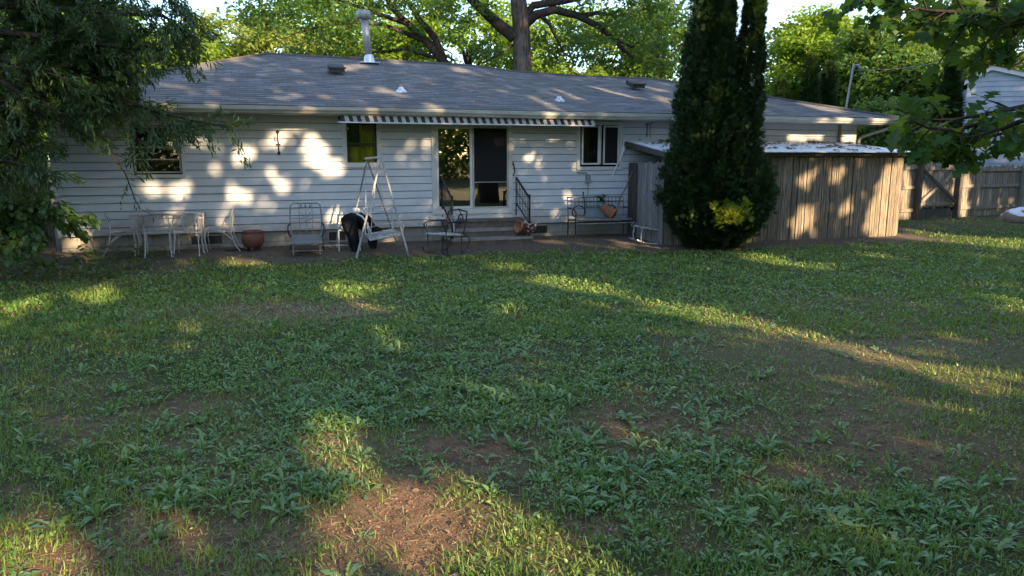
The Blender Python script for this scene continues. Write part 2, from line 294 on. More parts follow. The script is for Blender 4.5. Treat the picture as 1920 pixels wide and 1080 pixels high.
# ---------------------------------------------------------------- tags
def tag(o,label=None,cat=None,group=None,kind=None):
    if label: o['label']=label
    if cat: o['category']=cat
    if group: o['group']=group
    if kind: o['kind']=kind
    return o
def thing(name,label,cat,loc=(0,0,0),rz=0.0,group=None):
    o=bpy.data.objects.new(name,None); COL.objects.link(o); o.empty_display_size=.2; o.location=loc; o.rotation_euler=(0,0,rz); return tag(o,label,cat,group)
def copy_tree(o,parent=None):
    c=o.copy(); COL.objects.link(c); c.parent=parent
    for ch in list(o.children): copy_tree(ch,c)
    return c
SUN_GAPS=[
[(4.27,3.59),(4.61,3.59),(4.45,3.22),(4.19,3.08),(4.01,3.13),(4.05,3.34)],
[(4.86,3.63),(5.32,3.43),(5.02,3.2),(4.59,3.2)],
[(7.17,3.17),(7.54,2.96),(7.4,2.46),(6.99,2.35),(6.7,2.55),(6.69,2.83)],
[(7.55,3.65),(7.83,3.44),(7.5,3.26),(7.31,3.44)],
[(6.95,2.24),(7.34,2.07),(7.36,1.73),(7.05,1.63),(6.73,1.79),(6.62,2.03)],
[(7.2,1.52),(7.09,1.36),(7.0,1.13),(6.53,1.06),(6.65,1.19),(6.89,1.44)],
[(6.98,1.03),(7.1,0.89),(7.06,0.77),(6.62,0.72),(6.36,0.83),(6.53,0.95)],
[(12.19,3.1),(12.17,2.8),(12.02,2.33),(11.47,2.24),(11.21,2.54),(11.4,2.81)],
[(14.43,2.71),(14.49,2.34),(13.76,2.23),(13.83,2.54)],
[(19.31,3.26),(19.02,2.81),(19.57,2.15),(17.11,1.88),(17.42,2.39),(17.54,2.8)],
[(10.86,1.43),(11.03,1.18),(10.12,1.08),(10.01,1.24)],
[(1.22,4.01),(1.68,4.17),(1.65,3.85),(1.25,3.6),(1.11,3.76)],
[(0.32,3.75),(0.72,4.02),(1.12,4.11),(0.92,3.87),(0.5,3.51),(0.28,3.41)],
[(3.45,2.43),(3.62,2.36),(3.43,2.21),(3.21,2.24)],
[(1.79,1.69),(2.05,1.7),(2.03,1.58),(1.87,1.42),(1.68,1.4),(1.62,1.51)],
[(1.59,1.25),(1.85,1.27),(1.92,1.23),(1.75,1.15),(1.55,1.13),(1.42,1.15)],
[(1.98,1.18),(2.2,1.14),(2.31,0.99),(2.22,0.83),(2.06,0.74),(1.82,0.8),(1.93,0.97),(1.9,1.08)],
[(1.29,1.14),(1.54,1.11),(1.72,1.03),(1.82,0.92),(1.74,0.82),(1.11,0.98)],
[(-0.02,1.51),(0.24,1.43),(0.16,1.23),(-0.05,1.28)],
[(3.82,4.73),(4.26,4.63),(4.17,4.38),(3.7,4.48)],
[(9.96,4.32),(10.37,4.17),(10.18,4.07),(9.79,4.2)],
[(10.6,3.95),(11.21,3.72),(10.94,3.61),(10.44,3.83)],
[(1.53,5.36),(2.03,5.25),(1.89,4.91),(1.55,5.05)],
[(7.46,1.16),(7.61,1.07),(7.46,1.04),(7.29,1.11)],
[(5.08,2.62),(5.59,2.55),(5.56,2.44),(5.01,2.39)],
[(4.38,6.98),(4.57,7.06),(4.74,6.91),(4.7,6.71),(4.49,6.61),(4.34,6.73)],
[(5.59,7.19),(5.87,7.16),(5.96,6.95),(6.1,6.74),(6.32,6.44),(6.41,6.26),(6.15,6.18),(5.81,6.32),(5.63,6.58),(5.67,6.81),(5.54,7.0)],
[(4.14,6.24),(4.29,6.28),(4.66,6.19),(4.66,5.97),(4.45,5.86),(4.21,5.94)],
[(5.04,7.15),(5.35,7.12),(5.36,6.94),(5.17,6.89),(5.01,7.01)],
[(3.47,6.49),(3.74,6.48),(3.7,6.24),(3.38,6.13),(3.14,6.16),(3.12,6.31)],
[(10.03,6.3),(10.33,6.29),(10.43,6.02),(10.35,5.83),(10.22,5.94),(10.03,6.13)],
[(7.56,6.71),(8.14,6.77),(8.14,6.64),(7.76,6.62),(7.57,6.53)],
[(9.87,6.76),(10.21,6.72),(10.19,6.49),(9.98,6.43)],
[(10.38,6.7),(10.71,6.67),(10.66,6.31),(10.45,6.36)],
[(7.85,5.87),(8.09,5.94),(8.09,5.75),(7.94,5.76)],
[(5.02,6.36),(5.28,6.33),(5.32,6.13),(5.05,6.14)],
[(1.56,6.71),(1.81,6.72),(1.84,6.57),(1.64,6.54)],
[(1.56,5.82),(1.98,5.76),(1.95,5.43),(1.57,5.49)],
[(7.06,5.71),(7.27,5.72),(7.31,5.51),(7.1,5.5)],
[(9.12,5.19),(9.58,5.13),(9.63,4.96),(9.17,5.04)],
[(16.47,6.05),(17.53,5.94),(17.48,5.64),(16.5,5.75)],
[(18.0,5.93),(18.47,5.89),(18.52,5.45),(18.09,5.49)],
[(5.98,5.62),(6.28,5.61),(6.27,5.22),(5.97,5.26)],
[(11.94,8.36),(12.23,8.28),(11.9,7.47),(11.6,7.48)],
[(13.0,8.3),(13.45,8.25),(13.39,7.47),(12.78,7.53)],
[(9.09,10.09),(9.52,10.1),(9.28,9.64),(9.05,9.68)],
[(10.45,9.57),(10.73,9.45),(10.52,9.13),(10.24,9.17)],
[(7.45,8.27),(7.72,8.01),(7.62,7.74),(7.32,7.87)],
[(7.88,7.5),(8.13,7.21),(7.96,6.9),(7.62,7.02)],
[(10.54,7.59),(10.73,7.52),(10.56,6.82),(10.25,6.89)],
[(14.99,8.29),(15.28,7.98),(14.95,7.76),(14.72,8.03)],
[(14.21,7.72),(14.42,7.43),(14.02,7.18),(13.76,7.29)],
[(12.94,7.42),(13.1,7.22),(12.8,6.86),(12.54,6.94)],
[(17.75,7.0),(18.46,6.67),(18.23,6.21),(17.46,6.39)],
[(7.39,9.62),(8.17,9.63),(8.04,9.29),(7.36,9.21)],
[(14.99,4.53),(15.49,4.69),(15.46,4.43),(15.15,4.3)],
[(15.87,4.64),(16.28,4.71),(16.28,4.35),(15.97,4.31)],
[(16.9,3.29),(17.1,3.73),(17.13,4.19),(17.67,4.64),(18.12,4.59),(18.17,2.87),(17.03,2.97)],
[(16.27,3.87),(16.6,3.92),(16.63,3.62),(16.23,3.6)],
[(15.02,3.81),(15.46,3.83),(15.58,3.42),(15.05,3.47)],
[(20.89,4.87),(21.24,4.84),(21.38,3.56),(20.94,3.6)],
[(21.65,4.44),(22.19,4.19),(21.72,3.66),(21.55,3.61)],
[(23.07,4.57),(23.79,4.52),(23.9,3.34),(23.22,3.4)],
[(11.27,4.03),(11.57,4.0),(11.95,3.81),(11.95,3.58),(11.63,3.56),(11.31,3.83)],
[(10.9,5.52),(11.04,5.53),(11.09,5.24),(10.89,5.11)],
[(1.1,5.65),(1.49,5.51),(1.67,5.27),(1.33,5.28)],
[(0.7,7.07),(0.86,7.03),(0.85,6.85),(0.68,6.89)],
[(14.93,12.42),(15.41,12.29),(15.42,11.52),(14.93,11.64)]]
# ================================================================ ground
def f_bare(x,y):
    t=(x-HO[0])*HN[0]+(y-HO[1])*HN[1]; s=(x-HO[0])*HU[0]+(y-HO[1])*HU[1]
    n=fbm(x,y,1.1,4); n2=fbm(x+50,y,.35,3)
    edge=np.where(s<3.0,1.75,np.where(s<10.6,2.65,1.2))+(n-.5)*1.3+(n2-.5)*.5
    b=1/(1+np.exp((t-edge)*7))*np.where(s>11.2,.35,1)
    b=np.maximum(b,.95*gauss(x,y,-7.2,12.2,1.9,1.6)+(n-.5)*.4)
    p=1.05*gauss(x,y,-.5,3.6,.42,.55)+.85*gauss(x,y,-.3,4.5,.45,.3)+.8*gauss(x,y,-2.1,3.4,.7,.5)+.4*gauss(x,y,-1.2,3.2,.7,.4)+.5*gauss(x,y,2.3,4.4,1.1,.8)+.42*gauss(x,y,1.2,5.0,.8,.5)+.45*gauss(x,y,.9,3.3,.5,.4)+.4*gauss(x,y,-2.5,5.2,.8,.5)+.3*gauss(x,y,-1.6,9.5,1,.3)
    n3=fbm(x+7,y+2,.16,3); p=p+(n2-.5)*1.0*(p>.05)+(n3-.5)*.9*(p>.05)+(n-.47)*.7*np.clip((10-y)/4,.3,1)
    return np.clip(np.maximum(b,p),0,1)
def f_dry(x,y):
    n=fbm(x+9,y+3,.9,4)
    d=1.25*gauss(x,y,-2.9,8.9,1.5,.75)+.75*gauss(x,y,3.3,6.8,2.0,1.6)+.45*gauss(x,y,2.4,5.0,1.4,.9)+.4*gauss(x,y,-1.0,4.4,1.2,.8)+.35*gauss(x,y,3.2,9.2,2.5,.8)+.3*gauss(x,y,-3.0,5.0,1.2,.9)+.3*gauss(x,y,7,8,3,2)
    return np.clip(d+(n-.55)*.9,0,1)
def f_weed(x,y):
    n=fbm(x+80,y+17,.7,4)
    w=1.1*gauss(x,y,-.6,5.9,2.4,1.5)+.9*gauss(x,y,-.6,8.0,3.2,1.5)+.6*gauss(x,y,1.2,3.8,1.3,.6)+.5*gauss(x,y,-1.7,4.3,.9,.6)+.6*gauss(x,y,.9,4.6,.8,.5)+.75*gauss(x,y,.8,10.6,4.5,1.7)+.45*gauss(x,y,-1.4,4.1,.8,.5)+.2*gauss(x,y,2.8,3.4,.7,.4)
    return np.clip(w*(.45+1.1*n)+(n-.62)*.55+.05,0,1)
def build_ground():
    def ax(lo,hi,st,far):
        a=list(np.arange(lo,hi+1e-6,st)); d=st
        L=[];R_=[]; x=lo
        while x>-far: d*=1.35; x-=d; L.append(x)
        d=st; x=hi
        while x<far: d*=1.35; x+=d; R_.append(x)
        return np.array(L[::-1]+a+R_)
    xs=ax(-10,18,.07,400); ys=ax(1.5,20,.07,400)
    X,Y=np.meshgrid(xs,ys); z=rise(X,Y)+(fbm(X,Y,2.3,3)-.5)*.05
    inn=(np.abs(X-4)<16)&(Y>0)&(Y<22)
    b=f_bare(X,Y); d=f_dry(X,Y)
    z=z+np.where(inn,(fbm(X,Y,.22,3)-.5)*.035*(1-.3*b)-.012*b,0)
    V=np.stack([X.ravel(),Y.ravel(),z.ravel()],-1); nx=len(xs); ny=len(ys)
    i,j=np.meshgrid(np.arange(nx-1),np.arange(ny-1)); a=(j*nx+i).ravel(); F=np.stack([a,a+1,a+nx+1,a+nx],-1)
    m,nt,out=newmat('lawn_soil')
    ab=nd(nt,'ShaderNodeAttribute',attribute_name='bare'); ad=nd(nt,'ShaderNodeAttribute',attribute_name='dry')
    n=noise(nt,9,8,.75); n2=noise(nt,45,4,.7); n3=noise(nt,1.6,4,.6)
    soil=ramp(nt,n,[(.3,(.075,.05,.034)),(.5,(.20,.12,.072)),(.72,(.36,.225,.13))])
    soil=mixc(nt,ramp(nt,n2,[(.5,(0,0,0)),(.62,(.7,.7,.7))]),soil,(.085,.06,.042))
    turf=ramp(nt,n2,[(.3,(.030,.045,.017)),(.5,(.055,.078,.026)),(.7,(.10,.11,.045))])
    turf=mixc(nt,ramp(nt,n3,[(.4,(0,0,0)),(.7,(.5,.5,.5))]),turf,(.085,.068,.04))
    am=nd(nt,'ShaderNodeAttribute',attribute_name='mulch'); soil=mixc(nt,am.outputs['Fac'],soil,ramp(nt,n2,[(.32,(.05,.042,.036)),(.5,(.12,.10,.08)),(.68,(.23,.195,.155))]))
    turf=mixc(nt,ad.outputs['Fac'],turf,(.19,.145,.085))
    col=mixc(nt,ab.outputs['Fac'],turf,soil)
    ha=nd(nt,'ShaderNodeMath',operation='ADD'); nt.links.new(n,ha.inputs[0]); nt.links.new(n2,ha.inputs[1])
    pbsdf(nt,out,col,.95,0,.1,bump(nt,ha.outputs[0],.8,.02))
    o=npmesh('ground',V,F,m,None,True); tag(o,kind='structure')
    t_=(X-HO[0])*HN[0]+(Y-HO[1])*HN[1]
    for nm,val in (('bare',b),('dry',d),('mulch',np.clip((3.6-t_)/.8,0,1)*.85)):
        at_=o.data.attributes.new(nm,'FLOAT','POINT'); at_.data.foreach_set('value',val.ravel().astype(np.float32))
    return xs,ys,z
GX,GY,GZ=build_ground()
def gz(x,y):
    x=np.asarray(x,float); y=np.asarray(y,float)
    i=np.clip(np.searchsorted(GX,x)-1,0,len(GX)-2); j=np.clip(np.searchsorted(GY,y)-1,0,len(GY)-2)
    fx=np.clip((x-GX[i])/(GX[i+1]-GX[i]),0,1); fy=np.clip((y-GY[j])/(GY[j+1]-GY[j]),0,1)
    return (GZ[j,i]*(1-fx)+GZ[j,i+1]*fx)*(1-fy)+(GZ[j+1,i]*(1-fx)+GZ[j+1,i+1]*fx)*fy
def gp(s,t):
    p=hp(s,t); p.z=float(gz(p.x,p.y))-.004; return p
# ================================================================ house
def ext(mb,poly,x0,x1):                          # (y,z) outline drawn out along x
    k=len(poly); vs=[(x0,y,z) for y,z in poly]+[(x1,y,z) for y,z in poly]
    fs=[(i,(i+1)%k,k+(i+1)%k,k+i) for i in range(k)]+[tuple(range(k-1,-1,-1)),tuple(range(k,2*k))]
    return mb.add(vs,fs)
SL,SR=-7.75,10.16; ZB,ZT=.405,2.66; DEEP=7.7
OPEN=[(-6.44,-5.56,1.52,2.46),(-2.53,-1.92,1.71,2.56),(-.78,.95,.70,2.56),(2.55,3.52,1.64,2.57)]
def build_house():
    H=thing('house','long low white sided ranch house with grey hipped shingle roof','house',tuple(HO),HT)
    mb=MB(); mb.bb(SL+.03,SR-.03,.03,DEEP,-.3,ZB-.004); mb.build('foundation','block',H)
    mb=MB(); mb.bb(SL+.1,SR-.1,.22,DEEP-.1,ZB,2.62); mb.build('interior','room',H)  # solid block, its near-black colour stands in for unlit rooms
    # lapped siding, course by course, cut round the openings
    mb=MB(); mj=MB(); ch=.1502; z=ZB; k=0
    while z<ZT-.01:
        z1=min(z+ch,ZT); jit=random.uniform(-.0025,.0025)
        cuts=sorted(set([z,z1]+[o[q] for o in OPEN for q in(2,3) if z<o[q]<z1]))
        for za,zb in zip(cuts,cuts[1:]):
            ss=[(SL+.06,SR-.06)]
            for o in OPEN:
                if o[2]<(za+zb)/2<o[3]: ss=[q for a,b in ss for q in((a,min(b,o[0])),(max(a,o[1]),b)) if q[1]-q[0]>.005]
            for a,b in ss:
                ya=-.030+.020*(za-z)/ch+jit; yb=-.030+.020*(zb-z)/ch+jit; gr=.012 if za==z else 0
                n=max(1,int((b-a)/1.2)); rs_=random.Random(k*31); joint={rs_.randrange(1,16) for _ in range(3)}; jo=0
                for q in range(n):
                    xa=a+(b-a)*q/n+(.004 if q in joint else 0); xb=a+(b-a)*(q+1)/n; w=lambda x:.0035*math.sin(x*1.9+k*1.3)+.002*math.sin(x*5.1+k)
                    mb.quad((xa,ya+w(xa),za+gr),(xb,ya+w(xb),za+gr),(xb,yb+w(xb),zb),(xa,yb+w(xa),zb))
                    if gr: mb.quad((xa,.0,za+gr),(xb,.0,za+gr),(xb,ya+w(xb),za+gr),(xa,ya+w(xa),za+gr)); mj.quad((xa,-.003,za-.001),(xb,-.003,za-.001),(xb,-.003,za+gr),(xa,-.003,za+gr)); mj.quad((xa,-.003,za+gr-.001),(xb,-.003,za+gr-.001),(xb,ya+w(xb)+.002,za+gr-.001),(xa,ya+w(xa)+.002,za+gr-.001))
        z=z1; k+=1
    mb.bb(SL+.03,SL+.07,.0,DEEP,ZB+.003,ZT-.002); mb.bb(SR-.07,SR-.03,.0,DEEP,ZB+.003,ZT-.002); mb.bb(SL+.08,SR-.08,DEEP-.06,DEEP-.01,ZB+.003,ZT-.002)
    # returns behind the siding between openings
    xs=[SL+.08]+[v for o in OPEN for v in(o[0],o[1])]+[SR-.08]
    for a,b in zip(xs[::2],xs[1::2]): mb.bb(a,b,.004,.06,ZB+.004,ZT-.004)
    for o in OPEN:
        mb.bb(o[0],o[1],.004,.06,ZB+.004,o[2]); mb.bb(o[0],o[1],.004,.06,o[3],ZT-.004)
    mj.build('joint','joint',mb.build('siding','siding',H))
    for x in (SL,SR-.062):
        mb=MB(); mb.bb(x,x+.062,-.032,.06,ZB-.01,ZT-.006); mb.build('corner_board','trim',H)
    # roof
    def zr(s): return float(np.interp(s,[-4,-1.5,1.1,2.3,6.6],[4.25,4.24,4.17,4.06,4.0]))
    def rp(s,f,l=0): return (s,-.64+4.49*f,2.80+(zr(s)-2.80)*f+.012*math.sin(s*1.1)*f+l)
    mb=MB(); mb.uv=[]; NR=31
    for r in range(NR):
        f0=r/NR; f1=(r+1)/NR+.004; a0,b0=-8.36+4.5*f0,10.86-4.4*f0; a1,b1=-8.36+4.5*min(f1,1),10.86-4.4*min(f1,1); n=44
        vs=[];uv=[]
        for q in range(n+1):
            s0=a0+(b0-a0)*q/n; s1=a1+(b1-a1)*q/n; lift=.003+.008*vnoise(s0*3,r*3.,1.)
            vs+=[rp(s0,f0,.0),rp(s0,f0,lift),rp(s1,min(f1,1),0.001)]; uv+=[(s0,f0*4.34),(s0,f0*4.34+.004),(s1,f1*4.34)]
        o=len(mb.v); mb.v+=vs; mb.uv+=uv
        for q in range(n):
            i=o+3*q; mb.f+=[(i,i+3,i+4,i+1),(i+1,i+4,i+5,i+2)]
    def face(pts,uvs): o=len(mb.v); mb.v+=pts; mb.uv+=uvs; mb.f.append(tuple(range(o,o+len(pts))))
    A=rp(-8.36,0);B=rp(10.86,0);C_=rp(-3.86,1);D_=rp(6.46,1); E_=(-8.36,8.34,2.80); F_=(10.86,8.34,2.80)
    face([E_,A,C_],[(0,0),(9,0),(4.5,4.5)]); face([B,F_,D_],[(0,0),(9,0),(4.5,4.5)]); face([F_,E_,C_,D_],[(0,0),(19,0),(14.5,4.5),(4.5,4.5)])
    roof=mb.build('roof','shingle',H)
    for nm,pts in (('ridge_cap',[rp(-3.86+10.32*i/20,1,.006) for i in range(21)]),('ridge_cap',[rp(-8.36+4.5*i/12,i/12,.012) for i in range(13)]),('ridge_cap',[rp(10.86-4.4*i/12,i/12,.012) for i in range(13)])):
        m2=MB(); m2.tube(pts,.045,6,True,.45); m2.build(nm,'shingle',roof)
    # eaves
    mb=MB(); mb.bb(-8.30,10.80,-.60,-.034,2.655,2.675); mb.bb(-8.30,SL,-.03,8.2,2.655,2.675); mb.bb(SR,10.80,-.03,8.2,2.655,2.675); mb.build('soffit','soffit',H)
    mb=MB(); mb.bb(-8.34,10.84,-.63,-.605,2.64,2.795); mb.bb(-8.34,-8.31,-.604,8.3,2.64,2.795); mb.bb(10.81,10.84,-.604,8.3,2.64,2.795); mb.build('fascia','gutter',H)
    g=MB()
    prof=[(-.632,2.672),(-.69,2.672),(-.705,2.70),(-.735,2.735),(-.738,2.79),(-.725,2.79),(-.722,2.742),(-.69,2.69),(-.645,2.69),(-.645,2.77),(-.632,2.77)]
    n=12
    for i in range(n):
        xa=-8.36+19.2*i/n; xb=-8.36+19.2*(i+1)/n; dz=lambda x:-.018*math.sin((x+8.4)/19.2*PI)-.012*math.sin(x*.9)
        k=len(prof); vs=[(xa,y,z+dz(xa)) for y,z in prof]+[(xb,y,z+dz(xb)) for y,z in prof]
        g.add(vs,[(q,(q+1)%k,k+(q+1)%k,k+q) for q in range(k)])
    gut=g.build('gutter','gutter',H)
    d=MB(); d.tube([(10.74,-.685,2.69),(10.73,-.66,2.6),(10.30,-.10,2.37),(10.22,-.07,2.28),(10.22,-.07,.25),(10.22,-.25,.2)],.042,4); d.build('downspout','gutter',gut)
    # windows
    def pane(par,x0,x1,z0,z1,y,mat='glass',name='pane'): 
        q=MB(); q.bb(x0,x1,y,y+.006,z0,z1); return q.build(name,mat,par)
    def frame(x0,x1,z0,z1,w,y0,y1,mat,name,par,extra=()):
        q=MB(); q.bb(x0,x0+w,y0,y1,z0,z1); q.bb(x1-w,x1,y0,y1,z0,z1); q.bb(x0+w,x1-w,y0,y1,z1-w,z1); q.bb(x0+w,x1-w,y0,y1,z0,z0+w)
        for e in extra: q.bb(*e)
        return q.build(name,mat,par)
    o=OPEN[0]; W=frame(o[0]-.03,o[1]+.03,o[2]-.04,o[3]+.03,.055,-.05,.0,'trim','window',H)
    frame(-6.40,-5.60,1.56,2.42,.03,-.005,.03,'gutter','sash',W,[(-6.37,-5.63,-.006,.028,2.02,2.05),(-6.37,-5.63,-.006,.028,1.80,1.822)])
    pane(W,-6.37,-5.63,1.59,2.39,.034)
    o=OPEN[1]; W=frame(o[0]-.08,o[1]+.08,o[2]-.05,o[3]+.07,.085,-.045,.0,'trim','window',H,[(o[0]-.1,o[1]+.1,-.06,-.046,o[2]-.06,o[2]-.01)])
    frame(-2.525,-1.925,1.715,2.555,.035,-.003,.03,'black','sash',W,[(-2.49,-1.96,-.004,.028,2.10,2.135)])
    pane(W,-2.49,-1.96,1.75,2.52,.034)
    q=MB(); n=26
    for i in range(n):
        xa=-2.25+.31*i/n; xb=-2.25+.31*(i+1)/n; w=lambda x:.10+.012*math.sin(x*70)
        q.quad((xa,w(xa),1.72),(xb,w(xb),1.72),(xb,w(xb),2.5),(xa,w(xa),2.5))
    q.quad((-2.5,.125,1.72),(-1.93,.125,1.72),(-1.93,.125,2.08),(-2.5,.125,2.08)); q.build('curtain','curtain',W)
    o=OPEN[3]; W=frame(o[0]-.07,o[1]+.07,o[2]-.07,o[3]+.06,.075,-.045,.0,'trim','window',H,[(3.03,3.07,-.03,.0,1.7,2.55)])
    frame(2.59,3.02,1.69,2.54,.035,-.055,-.02,'white','sash',W); pane(W,2.625,2.985,1.725,2.505,-.035)
    frame(3.11,3.49,1.69,2.54,.03,-.075,-.04,'white','sash',W); pane(W,3.14,3.46,1.72,2.51,-.055,'screen')
    q=MB(); q.bb(2.62,2.84,.10,.12,1.7,2.5); q.build('curtain','curtain2',W)
    # patio door
    D=frame(-.80,.97,.68,2.58,.09,-.05,.02,'trim','patio_door',H,[(-.82,.99,-.07,-.052,.66,.70)])
    frame(-.705,.075,.775,2.485,.05,-.03,.01,'white','glass_panel',D); pane(D,-.655,.025,.825,2.435,-.012,'doorglass','pane')
    S=frame(.08,.875,.775,2.485,.03,-.045,-.01,'gutter','screen_door',D,[(.11,.845,-.04,-.015,1.32,1.335)])
    pane(S,.11,.845,1.335,2.455,-.03,'screen','insect_screen'); pane(S,.11,.845,.805,1.32,-.028,'doorglass','pane')
    q=MB(); q.bb(-.66,-.5,.08,.1,.8,2.44); q.build('drape','curtain2',D)
    q=MB(); q.bb(-.84,1.0,-.04,-.023,.56,.66); q.build('apron_board','trim',D)
    # awning
    AW=MB(); AW.bb(-2.74,2.58,-.69,-.660,2.498,2.520); aw=AW.build('awning','white',H)
    x=-2.70; i=0; md=MB()
    vs=[];fs=[];mi=[]
    while x<2.53:
        w=.078; a=(x,-.668,2.535); fs.append((len(vs),len(vs)+1,len(vs)+2,len(vs)+3)); vs+=[(x+.02,-.675,2.5202),(x+w+.02,-.675,2.5202),(x+w-.012,-.615,2.664),(x-.012,-.615,2.664)]; mi.append(i%2); x+=w; i+=1
    me=bpy.data.meshes.new('canopy'); me.from_pydata(vs,[],fs); me.materials.append(M['striped_d']); me.materials.append(M['striped_l']); me.polygons.foreach_set('material_index',mi)
    cn=bpy.data.objects.new('canopy',me); COL.objects.link(cn); cn.parent=aw
    q=MB(); q.tube([(-2.7,-.3,2.60),(2.5,-.3,2.60)],.04,8); q.build('roller','striped_d',aw)
    for a,b in ((-1.93,-.32),(.22,1.78)):
        q=MB(); q.bb(a,b,-.36,-.30,2.535,2.556); q.tube([(a+.03,-.33,2.517),(b-.03,-.33,2.517)],.016,8); q.build('strip_light','white',aw)
    # things through the roof
    def roofz(s,y): f=(y+.64)/4.49; return 2.80+(zr(s)-2.80)*f
    q=MB(); zb=roofz(-1.55,3.5); n=24
    q.tube([(-1.53,3.45,zb-.05),(-1.58,3.45,zb+.6),(-1.62,3.45,zb+1.02)],.090,16); P=q.build('flue_pipe','galv',H,True)
    q=MB(); q.lathe([(.0,1.20),(.15,1.195),(.172,1.17),(.172,1.03),(.15,1.005),(.1,1.0),(.0,1.0)],22,(-1.63,3.45,zb)); q.build('cap','galv',P,True)
    q=MB(); q.lathe([(.15,-.03),(.13,.06),(.105,.16),(.094,.18)],18,(-1.53,3.45,zb)); q.bb(-1.76,-1.30,3.28,3.6,zb-.03,zb-.01); q.build('flashing','alu',P,True)
    for s,y in ((-2.46,2.15),(5.05,2.2)):
        z=roofz(s,y); q=MB(); a=.17
        sl=.30; q.add([(s-a,y-.2,z-.06+.07),(s+a,y-.2,z+.01),(s+a,y+.2,z+.14),(s-a,y+.2,z+.14),(s-a,y-.2,z+.115),(s+a,y-.2,z+.115),(s+a,y+.17,z+.235),(s-a,y+.17,z+.235)],[(0,3,2,1),(4,5,6,7),(0,1,5,4),(1,2,6,5),(2,3,7,6),(3,0,4,7)])
        q.bb(s-a-.03,s+a+.03,y-.225,y-.20,z+.085,z+.12); q.build('roof_vent','black',H)
    for s,y in ((-1.27,.70),(2.23,.42)):
        z=roofz(s,y); q=MB(); q.tube([(s,y,z-.05),(s,y,z+.15)],.038,10); v=q.build('vent_pipe','plastic',H); q=MB(); q.lathe([(.13,-.035),(.125,.0),(.06,.055),(.045,.09)],14,(s,y,z)); q.build('flashing','alu',v)
    q=MB(); z=roofz(10.0,.55); q.tube([(10.28,.55,z-.22),(10.36,.55,z+.5),(10.42,.55,z+.95)],.027,10); m_=q.build('service_mast','galv',H); q=MB(); q.tube([(10.42,.55,z+.93),(10.44,.53,z+1.06),(10.52,.48,z+1.06),(10.56,.46,z+.98)],[.035,.05,.045,.03],8); q.build('weatherhead','galv',m_)
    # basement windows
    for a,b,z0 in ((-5.56,-4.94,.16),(-2.98,-2.58,.15),(1.26,1.84,.15)):
        bw=frame(a,b,z0,.39,.035,.0,.029,'block','basement_window',H); pane(bw,a+.035,b-.035,z0+.035,.355,.02,'black')
    return H
HOUSE=build_house()
def onwall(s,t,z): return hp(s,t,z)
def wall_bits():
    W=thing('wall_ornament','dark iron key shaped ornament hanging on the white siding between two windows','ornament',onwall(-3.835,.03,1.92),HT)
    q=MB(); q.tube([(0,0,.0),(.005,-.005,.14),(-.005,-.005,.3),(0,0,.4)],.014,6); q.build('rod','black',W)
    q=MB(); q.lathe([(0,-.03),(.028,-.01),(.03,.03),(.0,.055)],10,(.005,0,0)); q.build('finial','black',W); q=MB(); q.lathe([(0,.38),(.03,.40),(.03,.43),(0,.46)],10); q.build('finial','black',W)
    q=MB(); q.bb(-.045,.04,-.02,.0,.16,.19); q.build('crosspiece','black',W); q=MB(); q.tube([(-.05,0,.33),(-.06,-.01,.25),(-.01,-.01,.27)],.01,5); q.build('curl','black',W)
    W=thing('wall_hook','black curved iron hook on the door trim beside the screen door','hook',onwall(.975,.055,1.46),HT)
    q=MB(); q.tube([(0,0,.0),(.02,-.03,.05),(.03,-.04,.12),(.015,-.03,.2),(0,0,.27)],.012,6); q.build('hook','black',W)
    q=MB(); q.bb(-.012,.012,-.012,.0,.22,.29); q.build('plate','black',W)
    W=thing('outlet_box','small grey outdoor outlet box with a cord on siding above the metal bench','outlet box',onwall(2.74,.03,1.30),HT)
    q=MB(); q.bb(-.045,.045,-.06,0,0,.15); q.bb(-.052,.052,-.075,-.062,.0,.155); q.build('box','plastic',W)
    q=MB(); q.tube([(0,-.04,.15),(-.04,-.03,.21),(-.16,-.02,.21),(-.26,-.02,.23)],.008,5); q.build('cord','black',W)
    q=MB(); q.tube([(0.01,-.02,0),(.012,-.03,-.3),(.0,-.03,-.6)],.007,5); q.build('conduit','plastic',W)
    W=thing('wall_lamp_conduit','thin grey conduit with dropped fitting on siding above the shed roof','conduit',onwall(4.2,.03,2.28),HT)
    q=MB(); q.tube([(.08,-.015,0),(.08,-.015,.30),(.12,-.015,.355),(.2,-.015,.365),(1.6,-.015,.37)],.012,6); q.build('pipe','plastic',W)
    q=MB(); q.tube([(0,-.015,.02),(0,-.015,.3)],.012,6); q.lathe([(0,.33),(.03,.325),(.03,.29),(0,.28)],8,(0,-.03,0)); q.build('fitting','iron',W)
    W=thing('drain_pipe','dark brown vertical pipe on siding just above right end of shed roof','pipe',onwall(9.6,.06,1.0),HT)
    q=MB(); q.tube([(0,0,0),(0,0,1.64)],.035,8); q.build('pipe','stick',W); q=MB(); q.bb(-.05,.05,-.04,.05,1.2,1.24); q.build('strap','iron',W)
    a=hp(10.45,-.47,4.06)
    W=MB(); b=at(1800,104,30); c=at(2050,86,38)
    pts=[]
    for i in range(13):
        u=i/12; p=a.lerp(b,u); p.z-=.5*4*u*(1-u)*.3; pts.append(p)
    W.tube(pts+[c],.006,5); tag(W.build('power_line','galv'),'thin pale overhead power cable running from the service mast to right','cable')
wall_bits()
